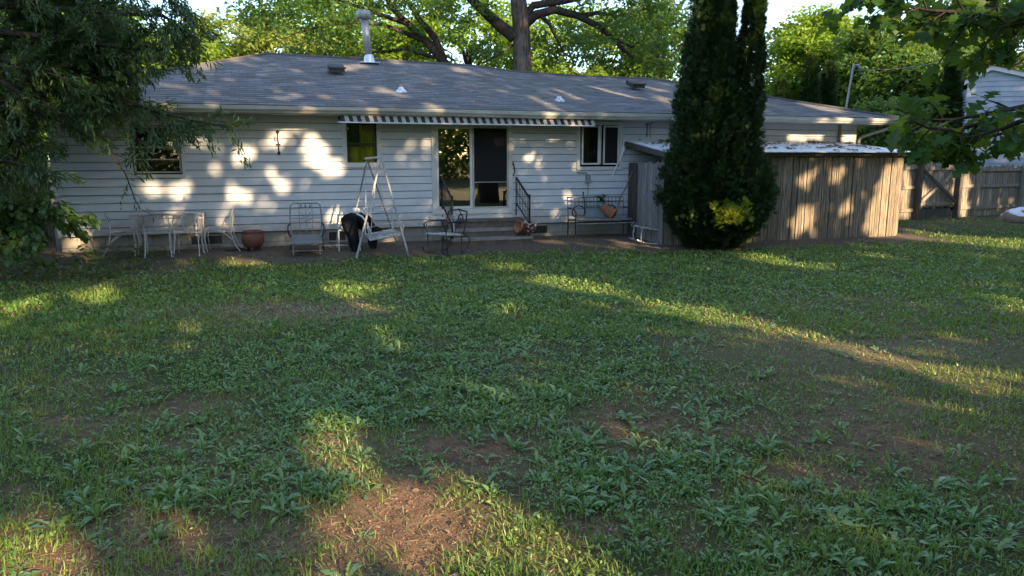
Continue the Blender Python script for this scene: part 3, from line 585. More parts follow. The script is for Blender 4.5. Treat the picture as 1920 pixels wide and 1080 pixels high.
# ---------------------------------------------------------------- steps and rails
def steps():
    t=thing('brick_steps','three brown brick steps under the patio door with stone treads','steps',hp(.28,0,0),HT)
    x0,x1=-.92,.84
    for i,(zt,d0,d1) in enumerate(((.56,.05,.42),(.385,.05,.68),(.225,.05,.95))):
        q=MB(); zb=(.385,.225,-.1)[i]; q.bb(x0+.02,x1-.02,-d1+.02,-d0,zb+.0,zt-.05); q.build('riser','brick',t)
        q=MB(); q.bb(x0,x1,-d1,-d0,zt-.048,zt); q.build('tread','tread' if i else 'brick',t)
    for x in (x0+.05,x1-.06):
        r=MB()
        top=[(x,-.03,1.42),(x,-.86,1.03)]; r.tube(top,.022,6); r.tube([(x,-.03,.86),(x,-.86,.50)],.016,6)
        r.tube([(x,-.88,.22),(x,-.88,1.06)],.024,6); r.tube([(x,-.03,.6),(x,-.03,1.42)],.014,6)
        ra=r.build('railing','black',t); 
        q=MB()
        for i in range(1,8):
            u=i/8; y=-.03-.83*u; q.rod((x,y,.86-.36*u),(x,y,1.42-.39*u),.007,5)
        q.tube([(x,-.03,1.14),(x,-.86,.76)],.009,5); q.build('balusters','black',ra)
        q=MB(); q.lathe([(0,1.10),(.02,1.095),(.03,1.07),(.02,1.05)],8,(x,-.88,0)); q.build('finial','black',ra)
steps()
# ---------------------------------------------------------------- shed
def shed():
    S=thing('garden_shed','weathered board lean-to shed with a white sheet roof beside the tall evergreen','shed',tuple(HO),HT)
    x0,x1,yf=3.72,10.08,-1.66
    def plank(mb,x,y,z0,z1,w,th,ax): 
        if ax: mb.bb(x,x+w,y,y+th,z0,z1)
        else: mb.bb(x,x+th,y,y+w,z0,z1)
    q=MB(); x=x0; i=0
    while x<x1-.03:
        w=min(random.choice((.06,.07,.075,.08,.1)),x1-x); p=hp(x,1.66); z0=float(rise(p.x,p.y))-.06+random.uniform(-.02,.03)
        plank(q,x,yf+random.uniform(-.012,.012),z0,1.90+random.uniform(-.03,.0),w-random.uniform(.008,.018),.022,True); x+=w; i+=1
    q.build('front_wall','boards',S)
    q=MB(); x=x0+.05
    while x<x1-.1:
        q.bb(x,x+.13,yf+.03,yf+.045,.0,1.88); x+=.135
    q.build('backing_boards','boardsd',S)
    q=MB(); y=-.12
    k=0
    while y>-1.62:
        w=.092; plank(q,x0+random.uniform(-.01,.01),y-w,.05,1.74+random.uniform(-.04,.03),w-.012,.022,False); y-=w; k+=1
        if k==5:
            q.build('side_door','boardsd',S); q=MB()
    q.build('side_wall','boardsg',S)
    q=MB(); q.bb(x0+.025,x0+.1,yf+.05,yf+.13,-.05,1.94); q.build('post','boardsd',S); q=MB(); q.bb(x1-.11,x1-.03,yf+.05,yf+.13,-.05,1.9); q.build('post','boardsd',S)
    q=MB(); y=-.1
    while y>-1.6:
        w=.12; plank(q,x1-.03,y-w,.05,1.86+.3*(1.6+y)/1.6,w-.012,.022,False); y-=w
    q.build('end_wall','boards',S)
    def rz(y): return 2.235+.27*(y/1.9)
    q=MB(); n=60
    for i in range(n):
        a=i/n;b=(i+1)/n; xb0=3.62+(9.75-3.62)*a; xb1=3.62+(9.75-3.62)*b; xf0=3.62+(10.28-3.62)*a; xf1=3.62+(10.28-3.62)*b; la=.008*(i%2); lb=.008*((i+1)%2)
        q.quad((xf0,-1.9,rz(-1.9)+la),(xf1,-1.9,rz(-1.9)+lb),(xb1,-.03,rz(-.03)+lb),(xb0,-.03,rz(-.03)+la))
        q.quad((xf0,-1.9,rz(-1.9)+la-.012),(xf1,-1.9,rz(-1.9)+lb-.012),(xf1,-1.9,rz(-1.9)+lb),(xf0,-1.9,rz(-1.9)+la))
        q.quad((xf0,-1.9,rz(-1.9)-.014),(xb0,-.03,rz(-.03)-.014),(xb1,-.03,rz(-.03)-.014),(xf1,-1.9,rz(-1.9)-.014))
    q.build('roof','tin',S)
    q=MB(); q.add([(3.60,-.03,rz(-.03)-.02),(3.64,-.03,rz(-.03)-.02),(3.64,-1.88,rz(-1.88)-.02),(3.60,-1.88,rz(-1.88)-.02),(3.60,-.03,rz(-.03)-.12),(3.64,-.03,rz(-.03)-.12),(3.64,-1.88,rz(-1.88)-.12),(3.60,-1.88,rz(-1.88)-.12)],[(0,1,2,3),(7,6,5,4),(0,3,7,4),(1,5,6,2),(3,2,6,7),(0,4,5,1)])
    q.bb(3.7,10.1,-1.80,-1.76,1.885,1.95); q.build('fascia','boardsd',S)
    # leaf litter lying on the sheet roof
    n=1500; sx=rng.uniform(3.8,9.9,n); tt=rng.uniform(.1,1.85,n); cl=fbm(sx*1.2,tt*2.2,.45,3)-.10*(tt/1.9)+.05*(sx>6); k=cl>.60; sx=sx[k];tt=tt[k]
    P=np.array([hp(a,b,2.235-.27*b/1.9+.014) for a,b in zip(sx,tt)]); n=len(P)
    V,F=inst(*T_oval,P,rotm(rng.uniform(0,6.3,n),rng.uniform(-.1,.3,n),rng.uniform(-.4,.4,n)),rng.uniform(.07,.13,n))
    tag(npmesh('roof_leaves',V,F,'litter'),'brown dead leaves scattered over the white shed roof','dead leaves',kind='stuff')
shed()
# ---------------------------------------------------------------- fences
FG=np.array([11.05,20.77]); FD=np.array([.898,.438]); FD=FD/np.linalg.norm(FD); FA=math.atan2(FD[1],FD[0])
def fz(k): p=FG+FD*k; return Vector((p[0],p[1],float(gz(p[0],p[1]))))
def fence_panel(name,label,k0,k1,mat,org=None,ang=None,h=1.55,posts=True,cat='fence',pitch=.12):
    o=thing(name,label,cat,fz(k0) if org is None else org,FA if ang is None else ang)
    L=k1-k0; q=MB(); x=0
    while x<L-.02:
        w=min(pitch,L-x); q.bb(x,x+w-.01,-.01+random.uniform(-.004,.004),.014,-.05,h+random.uniform(-.035,.03)); x+=w
    q.build('board_panel',mat,o)
    for z in (.22,.85,h-.16):
        q=MB(); q.bb(0,L,-.05,-.012,z,z+.09); q.build('rail',mat,o)
    if posts:
        x=0
        while x<L+.1:
            q=MB(); q.bb(x-.045,x+.045,-.15,-.052,-.1,h+.02); q.build('post',mat,o); x+=2.2
    return o
fence_panel('wooden_fence','short lit board fence piece between shed corner and wooden gate',-1.6,.2,'fence',posts=False)
fence_panel('wooden_fence','short sunlit board fence piece on the far side of the gate post',2.12,2.82,'fence',posts=False)
fence_panel('wooden_fence','long grey board fence running behind the oak branch to the right edge',2.86,13.0,'fence',h=1.48)
fence_panel('wooden_fence','dark board fence in deep shade left of the house corner',0,5.5,'boardsd',hp(-13.4,-.45,.1),HT,h=1.7)
def gate():
    g=thing('wooden_gate','weathered wooden gate with an X shaped brace between two dark posts','gate',fz(.25),FA)
    for x in (0,1.76):
        q=MB(); q.bb(x-.07,x+.07,-.16,-.02,-.1,1.62); q.build('post','boardsd',g)
    q=MB(); x=.12
    while x<1.63: q.bb(x,x+.122,-.01,.014,.30+random.uniform(-.02,.02),1.58+random.uniform(-.03,.03)); x+=.132
    q.build('board_panel','fence',g)
    for z in (.36,1.36):
        q=MB(); q.bb(.1,1.66,-.055,-.012,z,z+.10); q.build('rail','fence',g)
    L=math.hypot(1.5,.9); a=math.atan2(.9,1.5)
    q=MB(); q.box((.88,-.075,.91),(L,.035,.09),0,-a); q.build('brace','fence',g)
    q=MB(); q.box((.88,-.112,.91),(L,.035,.09),0,a); q.build('brace','boardsd',g)
    q=MB(); q.bb(.15,.5,-.015,.01,.0,.28); q.bb(.52,1.6,-.02,.005,.02,.27); q.build('kick_board','boardsd',g)
    for z in (1.38,.39):
        q=MB(); q.bb(.05,.16,-.09,-.06,z,z+.05); q.build('hinge','iron',g)
gate()
def neighbour():
    p=at(1788,412,29.0); A=R(-22)
    o=thing('neighbour_house','pale blue sided gable end of a neighbouring house beyond the fence','house',(p.x,p.y,0),A)
    W=4.6; pk=.72
    def zt(x): return 4.68+.44*x/pk if x<pk else 5.12-.27*(x-pk)
    q=MB(); z=.1
    while z<5.1:
        z1=z+.19; xa=0; 
        for a,b in ((0,pk),(pk,W)):
            n=8
            for i in range(n):
                x0=a+(b-a)*i/n;x1=a+(b-a)*(i+1)/n; t=min(zt(x0),zt(x1))-.02
                if z<t: q.quad((x0,-.02,z),(x1,-.02,z),(x1,.0,min(z1,t)),(x0,.0,min(z1,t))); q.quad((x0,.01,z),(x1,.01,z),(x1,-.02,z),(x0,-.02,z))
        z=z1
    q.bb(.01,W,.012,.2,0,2.5); q.add([(0,.012,0),(pk,.012,0),(pk,.012,5.05),(0,.012,4.62)],[(0,1,2,3)]); q.add([(pk,.013,0),(W,.013,0),(W,.013,zt(W)-.05),(pk,.013,5.06)],[(0,1,2,3)]); q.bb(0,.02,.02,8,0,4.4)
    q.build('wall','bluesiding',o)
    q=MB()
    for x0,x1 in ((-.12,pk),(pk,W)):
        a=(x0,zt(x0) if x0>=0 else 4.60); b=(x1,zt(x1))
        q.add([(a[0],-.12,a[1]-.06),(b[0],-.12,b[1]-.06),(b[0],-.12,b[1]+.1),(a[0],-.12,a[1]+.1),(a[0],-.02,a[1]-.06),(b[0],-.02,b[1]-.06),(b[0],-.02,b[1]+.1),(a[0],-.02,a[1]+.1)],[(0,1,2,3),(7,6,5,4),(3,2,6,7),(0,4,5,1),(0,3,7,4)])
    q.build('rake_board','white',o)
    q=MB()
    for x0,x1 in ((-.2,pk),(pk,W)):
        a=(x0,zt(max(x0,0))-(.12 if x0<0 else 0)+.11); b=(x1,zt(x1)+.11)
        q.add([(a[0],-.16,a[1]),(b[0],-.16,b[1]),(b[0],8,b[1]),(a[0],8,a[1])],[(0,1,2,3)])
    q.build('roof','rooffar',o)
neighbour()
# ================================================================ garden furniture
def leaf_orn(mb,c,r,ax=(0,1,0)):                 # small openwork flower of rings
    c=Vector(c)
    for dx,dz in ((0,0),(.7,.5),(-.7,.5),(0,-.9)): mb.ring(c+Vector((dx*r,0,dz*r)),r*.55,r*.16,ax,8)
def dining_table():
    t=thing('dining_table','white wrought iron garden table with openwork corner brackets against the wall','table',gp(-5.84,.36),HT)
    L,D,h=1.22,.62,.735; x,y=L/2,D/2
    q=MB(); q.tube([(-x,-y,h),(x,-y,h),(x,y,h),(-x,y,h),(-x,-y,h)],.016,6)
    for i in range(1,16): q.rod((-x+L*i/16,-y,h),(-x+L*i/16,y,h),.006,4)
    for i in range(1,8): q.rod((-x,-y+D*i/8,h),(x,-y+D*i/8,h),.006,4)
    q.build('table_top','wiron',t)
    q=MB()
    for i in range(12):
        c=-x+L*(i+.5)/12; q.ring((c,-y,h-.045),.035,.006,(0,1,0),8)
    q.rod((-x,-y,h-.085),(x,-y,h-.085),.006,4); q.build('apron','wiron',t)
    for sx in(-1,1):
        for sy in(-1,1):
            q=MB(); q.tube([(sx*x,sy*y,h),(sx*(x-.02),sy*y,.5),(sx*(x-.06),sy*y,.25),(sx*(x-.03),sy*y,.0)],.016,6); l=q.build('leg','wiron',t)
            q=MB()
            for a,b in ((.07,.08),(.16,.08),(.07,.17)): leaf_orn(q,(sx*(x-a),sy*y,h-b),.042)
            q.tube([(sx*(x-.27),sy*y,h-.03),(sx*(x-.15),sy*y,h-.16),(sx*(x-.03),sy*y,h-.28)],.009,5); q.build('bracket','wiron',l)
    return t
dining_table()
def iron_chair(label,s,t,rot):
    c=thing('iron_chair',label,'chair',gp(s,t),HT+rot,'white iron chairs round the garden table')   # front of the chair is +y
    w=.2
    q=MB(); q.tube([(-w,-.2,.43),(w,-.2,.43),(w,.22,.44),(-w,.22,.44),(-w,-.2,.43)],.012,6)
    for i in range(1,6): q.rod((-w+.067*i,-.2,.43),(-w+.067*i,.22,.44),.004,4)
    for i in range(1,4): q.rod((-w,-.2+.105*i,.43),(w,-.2+.105*i,.43),.004,4)
    q.build('seat','wiron',c)
    for sx in(-1,1):
        q=MB(); q.tube([(sx*w,-.2,.43),(sx*w,-.23,.28),(sx*(w+.01),-.29,.1),(sx*(w+.015),-.36,.0)],.0105,6); q.build('leg','wiron',c)
        q=MB(); q.tube([(sx*w,.22,.44),(sx*w,.25,.25),(sx*(w+.01),.22,.0)],.0105,6); q.build('leg','wiron',c)
        q=MB(); q.tube([(sx*w,-.26,.2),(sx*w,-.1,.34),(sx*w,.08,.43)],.008,5); q.build('stay','wiron',c)
    q=MB(); q.tube([(-w,-.2,.43),(-w-.01,-.215,.60),(-w+.02,-.25,.73),(-w+.08,-.265,.77),(0,-.27,.785),(w-.08,-.265,.77),(w-.02,-.25,.73),(w+.01,-.215,.60),(w,-.2,.43)],.0105,6)
    b=q.build('backrest','wiron',c)
    q=MB(); q.tube([(-w+.05,-.255,.75),(-.07,-.24,.62),(0,-.21,.44)],.008,5); q.tube([(w-.05,-.255,.75),(.07,-.24,.62),(0,-.21,.44)],.008,5)
    for a,z in((-.055,.70),(.055,.70),(0,.64),(0,.735)): q.ring((a,-.25,z),.035,.008,(0,1,.1),8)
    q.build('splat','wiron',b)
iron_chair('white iron chair at the left end of the garden table, seen in profile',-6.62,.42,R(-82))
iron_chair('white iron chair tucked under left half of the table, back to camera',-6.02,.66,R(4))
iron_chair('white iron chair tucked under right half of the table, back to camera',-5.52,.62,R(-3))
iron_chair('white iron chair at the right end of the table next to the round pot',-4.98,.36,R(86))
def pot():
    p=thing('round_pot','round terracotta pot with rolled rim on stubby feet by the white wall','pot',gp(-4.4,.58),HT)
    q=MB(); q.lathe([(0,.05),(.10,.05),(.17,.10),(.205,.18),(.21,.25),(.19,.31),(.17,.335),(.185,.35),(.19,.37),(.175,.385),(.15,.375),(.15,.33),(.17,.25),(.14,.12),(0,.09)],28); q.build('body','terra',p,True)
    for i in range(3):
        a=i*2.1+.3; q=MB(); q.tube([(.10*math.cos(a),.10*math.sin(a),.09),(.135*math.cos(a),.135*math.sin(a),0)],[.035,.022],7); q.build('foot','terra',p,True)
    h=MB(); pts=[gp(-4.9+.5*i/10,.42+.1*math.sin(i*.9)+.01*i) for i in range(11)]
    for k in pts: k.z+=.02
    h.tube(pts,.014,6); tag(h.build('garden_hose','hose'),'short black hose lying on dirt between iron chair and round pot','hose')
pot()
def lounge():
    t=thing('lounge_chair','low grey iron lounge chair with mesh seat and tall scrolled back','lounge chair',gp(-3.44,.98),HT+R(-4))
    w=.275
    q=MB(); q.tube([(-w,.22,.32),(-w-.02,.28,.6),(-w+.0,.36,.86),(-w+.05,.375,.9),(w-.05,.375,.9),(w,.36,.86),(w+.02,.28,.6),(w,.22,.32)],.014,6)
    for z,y in((.62,.285),(.42,.24)): q.rod((-w-.015,y,z),(w+.015,y,z),.006,5)
    for x in(-.12,.12): q.tube([(x,.37,.9),(x,.29,.62),(x,.22,.33)],.007,5)
    b=q.build('backrest','giron',t)
    q=MB()
    for x in(-.08,0,.08): q.tube([(x,.37,.89),(x,.355,.84)],[.006,.02],6); q.tube([(x,.355,.84),(x,.345,.80)],[.02,.004],6)
    q.tube([(-.1,.33,.74),(-.04,.3,.66),(0,.27,.55),(.04,.3,.66),(.1,.33,.74)],.006,5); q.tube([(-.1,.29,.62),(0,.27,.54),(.1,.29,.62)],.006,5); q.tube([(0,.33,.76),(0,.22,.34)],.006,5); q.build('scrollwork','giron',b)
    q=MB(); n=10
    for i in range(n):
        u0=i/n;u1=(i+1)/n; f=lambda u:(.24-.72*u, .31-.09*u-.03*math.sin(u*PI))
        a=f(u0);b_=f(u1); q.add([(-w,a[0],a[1]),(w,a[0],a[1]),(w,b_[0],b_[1]),(-w,b_[0],b_[1])],[(0,3,2,1)])
    s=q.build('seat','mesh',t); q=MB(); q.tube([(-w,.24,.32),(-w,-.48,.22),(w,-.48,.22),(w,.24,.32)],.014,6); q.build('seat_frame','giron',s)
    for sx in(-1,1):
        q=MB(); q.tube([(sx*(w-.04),-.42,.22),(sx*(w-.04),-.42,0)],.012,6); q.build('leg','giron',t)
        q=MB(); q.tube([(sx*(w+.01),.2,.32),(sx*(w+.03),.2,0)],.014,6); q.build('leg','black',t)
        q=MB(); q.tube([(sx*(w+.02),.25,.52),(sx*(w+.05),.12,.5),(sx*(w+.055),.0,.44),(sx*(w+.04),-.03,.36),(sx*w,.0,.29)],.02,6,flat=.7); q.build('arm','black',t)
    q=MB(); q.rod((-w,-.42,.08),(w,-.42,.08),.01,6); q.build('stretcher','giron',t)
lounge()
def draped():
    b=gp(-2.50,1.05)
    c=thing('metal_chair','white metal chair half hidden behind the black jacket next to swing','chair',gp(-2.66,.85),HT)
    q=MB(); q.tube([(-.2,.2,0),(-.17,.16,.4),(-.17,.2,.66),(.17,.2,.66),(.17,.16,.4),(.2,.2,0)],.013,6); q.build('back_frame','wiron',c)
    q=MB(); q.tube([(-.17,.16,.4),(-.19,-.2,.4),(.19,-.2,.4),(.17,.16,.4)],.013,6)
    for i in range(1,6): q.rod((-.19+.063*i,-.2,.4),(-.17+.057*i,.16,.4),.006,4)
    q.build('seat','wiron',c)
    for s in(-1,1):
        q=MB(); q.tube([(s*.19,-.2,.4),(s*.2,-.24,0)],.013,6); q.build('leg','wiron',c)
    q=MB(); q.rod((-.5,.0,.1),(.3,.0,.08),.012,6); q.build('stretcher','wiron',c)
    # the jacket: lofted folds hanging to both sides
    j=thing('black_jacket','black cloth jacket slung in two hanging folds over the white metal chair','jacket',b,HT)
    def loft(rings,name,par=None):
        q=MB(); n=14
        for cx,cy,cz,rx,ry in rings:
            for k in range(n):
                a=2*PI*k/n; w=1+.14*math.sin(a*4+cz*9)+.07*math.sin(a*7-cz*15); q.v.append((cx+rx*math.cos(a)*w,cy+ry*math.sin(a)*w,cz))
        m=len(rings)
        for i in range(m-1):
            for k in range(n): q.f.append((i*n+k,i*n+(k+1)%n,(i+1)*n+(k+1)%n,(i+1)*n+k))
        q.f.append(tuple(range(n))); q.f.append(tuple((m-1)*n+k for k in range(n-1,-1,-1)))
        return q.build(name,'jacket',par or j,True)
    loft([(-.10,0,.74,.03,.03),(-.10,-.02,.72,.12,.10),(-.14,-.04,.64,.17,.13),(-.15,-.05,.52,.165,.12),(-.12,-.05,.40,.12,.10),(-.09,-.05,.28,.10,.08),(-.07,-.05,.16,.09,.07),(-.055,-.05,.04,.075,.06),(-.05,-.05,-.01,.05,.05)],'sleeve')
    loft([(.06,0,.73,.04,.03),(.09,-.03,.70,.12,.10),(.14,-.05,.62,.14,.12),(.2,-.06,.5,.13,.10),(.25,-.06,.38,.11,.09),(.27,-.06,.26,.09,.08),(.28,-.05,.14,.075,.07),(.29,-.04,.05,.06,.05)],'sleeve')
    loft([(.0,.06,.74,.1,.05),(.0,.08,.66,.17,.08),(.02,.1,.55,.2,.08),(.22,.05,.44,.22,.06),(.34,.0,.36,.16,.05),(.38,.0,.3,.05,.03)],'back')
    q=MB(); q.tube([(-.02,-.10,.735),(.08,-.15,.68),(.16,-.185,.56),(.22,-.19,.40),(.28,-.19,.24)],.018,6,flat=.6); q.build('pale_stripe','white',j)
    q=MB(); q.lathe([(0,.84),(.06,.83),(.09,.79),(.09,.75),(.05,.72),(0,.72)],10,(-.01,.03,0)); tag(q.build('white_rag','white',None,True),'small white rag lying on top of the black jacket','rag').location=(0,0,0)
    o=bpy.data.objects['white_rag']; o.location=b; o.rotation_euler=(0,0,HT)
draped()
def swing():
    t=thing('glider_swing','white tubular A frame glider swing with lattice seat in front of windows','swing',gp(-2.15,1.85),HT)
    F=[(-.48,0,.02),(.47,-.05,.02)]; ya=0; ap=(.02,-.02,1.83); rp_=(-.10,.95,1.80)
    q=MB(); q.tube([(ap[0]+.02,ap[1]-.05,ap[2]),(rp_[0]-.03,rp_[1]+.05,rp_[2])],.022,7); q.build('top_bar','wiron',t)
    for f in F:
        q=MB(); q.tube([(ap[0],ap[1],ap[2]-.01),f],.018,7); q.build('leg','wiron',t)
    for f in((-.52,.98,.1),(.44,.92,.1)):
        q=MB(); q.tube([(rp_[0],rp_[1],rp_[2]-.01),f],.016,7); q.build('leg','giron',t)
    q=MB(); q.rod((.02+.22*(.02-.47)*-1*.0+.24,-.03,.92),(-.24+.02,.0,.92),.008,5); q.rod((-.28,.97,1.0),(.14,.94,1.0),.008,5); q.build('cross_bar','wiron',t)
    z0=.36; S=[(-.22,.02,z0-.02),(.36,.0,z0+.07),(.30,.62,z0+.10),(-.22,.62,z0+.02)]
    def L(a,b,u): return tuple(a[i]+(b[i]-a[i])*u for i in range(3))
    q=MB(); q.tube(S+[S[0]],.016,6)
    for i in range(1,8): q.rod(L(S[0],S[1],i/8),L(S[3],S[2],i/8),.009,5)
    for i in range(1,5): q.rod(L(S[0],S[3],i/5),L(S[1],S[2],i/5),.009,5)
    s=q.build('seat','wiron',t)
    q=MB()
    for a in(S[3],S[2]): q.tube([a,(a[0]+.0,a[1]+.12,a[2]+.5)],.013,6)
    for i in range(4):
        u=.25+.25*i; q.rod((S[3][0],S[3][1]+.12*u,S[3][2]+.5*u),(S[2][0],S[2][1]+.12*u,S[2][2]+.5*u),.011,5)
    q.build('backrest','wiron',t)
    for a,b in((S[0],(-.03,.1,1.78)),(S[1],(.06,.1,1.76)),(S[2],(-.03,.84,1.76)),(S[3],(-.14,.84,1.75))):
        q=MB(); q.tube([b,L(a,b,.5),a],.007,5); q.build('hanger','wiron',t)
    q=MB(); q.tube([S[1],(.40,.0,z0+.22),(.36,.1,z0+.3),(.30,.5,z0+.32)],.013,6); q.tube([S[0],(-.26,.0,z0+.2),(-.24,.1,z0+.28),(-.22,.5,z0+.3)],.013,6); q.build('arm','wiron',t)
swing()
def spring_rocker():
    t=thing('rocking_chair','rusty grey iron rocking chair with lattice seat and hoop rockers by steps','rocking chair',gp(-.92,1.62),HT+R(-58))   # front is -y
    w=.25
    q=MB(); q.tube([(-w,-.25,.40),(w,-.25,.40),(w,.24,.36),(-w,.24,.36),(-w,-.25,.40)],.014,6)
    for i in range(1,6): q.box((-w+2*w*i/6,0,.385),(.03,.48,.006))
    for i in range(1,6): q.box((0,-.25+.49*i/6,.392),(2*w,.03,.006))
    q.build('seat','wiron',t)
    for sx in(-1,1):
        q=MB(); q.tube([(sx*w,-.36,.16),(sx*w,-.32,.07),(sx*w,-.18,.015),(sx*w,0,.0),(sx*w,.18,.02),(sx*w,.34,.09),(sx*w,.42,.2),(sx*w,.40,.30),(sx*w,.30,.35)],.015,6); q.build('rocker','iron',t)
        for y in(-.22,.2):
            q=MB(); q.rod((sx*w,y,.39),(sx*w,y*.9,.03),.012,6); q.build('leg','iron',t)
        q=MB(); q.tube([(sx*w,.26,.62),(sx*(w+.02),.05,.63),(sx*(w+.02),-.2,.63),(sx*(w+.02),-.29,.58),(sx*(w+.02),-.27,.51),(sx*(w+.02),-.21,.52),(sx*(w+.02),-.21,.57)],.018,6); q.tube([(sx*w,-.23,.4),(sx*(w+.02),-.2,.63)],.012,6); q.build('arm','iron',t)
    q=MB(); q.tube([(-w,.24,.36),(-w-.01,.32,.66),(-w+.02,.37,.80),(0,.39,.83),(w-.02,.37,.80),(w+.01,.32,.66),(w,.24,.36)],.017,6)
    b=q.build('backrest','iron',t)
    for x in(-.09,.09):
        q=MB(); q.ring((x,.34,.66),.085,.016,(0,1,-.2),14,.7); q.lathe([(0,.63),(.02,.65),(.02,.67),(0,.69)],8,(x,.34,0)); q.tube([(x*.3,.37,.82),(x,.355,.75)],.01,5); q.tube([(x,.33,.575),(x*.4,.28,.5),(0,.25,.38)],.01,5); q.build('oval_ornament','wiron' if x<0 else 'iron',b)
spring_rocker()
def tipped_pot():
    p=thing('tipped_flowerpot','orange flowerpot with white rim tipped over at the right railing foot','flowerpot',hp(1.02,.80,.37),HT)
    m=Matrix.Rotation(R(-70),3,'Y')@Matrix.Rotation(R(15),3,'X')
    q=MB(); q.lathe([(0,-.13),(.075,-.13),(.115,.09),(.135,.09),(.135,.13),(.11,.13),(.105,.05),(0,.03)],18,(-.09,-.02,.02),m); q.build('body','terra2',p,True)
    V,F=inst(*T_oval,np.random.default_rng(8).normal(size=(26,3))*np.array([.05,.03,.045])+np.array([.05,-.09,.05]),rotm(np.linspace(0,18,26),np.linspace(-.6,1.2,26),np.linspace(-1,1,26)),np.full(26,.07)); npmesh('white_petals',V,F,'glaze',p)
    q=MB()
    for i in range(9):
        a=i*.7; q.lathe([(0,-.05),(.045,-.02),(.05,.02),(0,.06)],8,(.08+.07*math.cos(a),-.03+.03*math.sin(a*2),.03+.07*math.sin(a)))
    q.build('dried_flowers','terra',p,True)
tipped_pot()
def bench():
    t=thing('iron_bench','long grey iron garden bench with barred back under the kitchen window','bench',gp(2.86,.50),HT)
    w=.68
    q=MB(); q.tube([(-w,-.2,.41),(w,-.2,.41),(w,.2,.40),(-w,.2,.40),(-w,-.2,.41)],.018,6); q.rod((-w,-.2,.33),(w,-.2,.33),.014,6)
    for i in range(1,10): q.box((0,-.2+.04*i,.405),(2*w,.02,.006))
    q.build('seat','giron',t)
    for sx in(-1,1):
        for y in(-.2,.2):
            q=MB(); q.tube([(sx*w,y,.41),(sx*w,y*1.1,0)],.016,6); q.build('leg','iron',t)
        q=MB(); q.tube([(sx*w,.24,.66),(sx*w,-.1,.64),(sx*w,-.22,.58),(sx*w,-.22,.5),(sx*w,-.2,.41)],.015,6); q.build('arm','iron',t)
    q=MB(); q.tube([(-w,.2,.40),(-w,.27,.88),(w,.27,.88),(w,.2,.40)],.016,6); q.rod((-w,.258,.79),(w,.258,.79),.008,5); q.rod((-w,.24,.66),(w,.24,.66),.007,5)
    b=q.build('backrest','giron',t); q=MB()
    for i in range(1,15):
        x=-w+2*w*i/15; q.rod((x,.27,.88),(x,.25,.70 if i%2 else .66),.006,4)
    for x in(-.42,.36): q.ring((x,.235,.56),.135,.013,(0,1,0),20,1.15)
    q.tube([(-.28,.24,.47),(-.27,.24,.75),(-.30,.26,.95),(-.305,.26,1.0)],[.012,.016,.012,.02],6); q.build('scrollwork','black',b)
    q=MB(); q.bb(-.26,.30,.255,.27,.42,.70); q.bb(-.26,.30,.25,.255,.68,.70); tag(q.build('painted_board','bluegrey'),'blue grey painted board leaning behind the back of the iron bench','board')
    o=bpy.data.objects['painted_board']; o.location=t.location; o.rotation_euler=(0,0,HT)
    p=thing('clay_bucket','terracotta pot lying on its side on the iron bench','flowerpot',gp(2.86,.50)+Vector((0,0,.55)),HT)
    p.location=hp(3.02,.56,.67+.02)
    m=Matrix.Rotation(R(-62),3,'Y')@Matrix.Rotation(R(55),3,'X')
    m=Matrix.Rotation(R(125),3,Vector((.62,.5,0.1)))
    q=MB(); q.lathe([(0,-.16),(.085,-.16),(.12,.12),(.14,.12),(.14,.165),(.118,.165),(.11,.1),(.07,-.12),(0,-.13)],22,(0,0,0),m); q.build('body','terra2',p,True)
    q=MB(); q.lathe([(0,.06),(.108,.06)],18,(0,0,0),m); q.build('soil','room',p)
    g=thing('wilted_plant','small wilted dark plant in a pot behind the iron bench','plant',hp(2.98,.28,.74),HT)
    q=MB(); q.lathe([(0,0),(.05,0),(.07,.12),(.06,.12),(0,.1)],12); q.build('pot','plastic',g,True)
    n=60; P=np.stack([rng.normal(0,.06,n),rng.normal(0,.05,n),rng.uniform(.12,.28,n)],-1); V,F=inst(*T_oval,P,rotm(rng.uniform(0,6.3,n),rng.uniform(-.6,.8,n),rng.uniform(-.5,.5,n)),rng.uniform(.06,.1,n)); npmesh('foliage',V,F,'oak',g)
    s=MB(); s.tube([hp(3.16,.62,.58),hp(3.28,.58,.95),hp(3.45,.55,1.2),hp(3.58,.45,1.38),hp(3.76,.3,1.62)],[.016,.015,.014,.012,.008],6); s.tube([hp(3.28,.58,.95),hp(3.2,.5,1.0)],[.008,.004],5)
    tag(s.build('long_stick','stick'),'long bare stick leaning from the bench up to the shed boards','stick')
    s=MB(); z=hp(3.60,.06,2.1); s.tube([hp(3.63,.10,2.22),hp(3.62,.09,2.08),hp(3.55,.06,1.85),hp(3.42,.06,1.6),hp(3.36,.06,1.45)],[.05,.04,.02,.018,.012],6,flat=.4)
    tag(s.build('torn_strip','sheet'),'torn white plastic strip dangling from shed corner past the kitchen window','plastic strip')
bench()
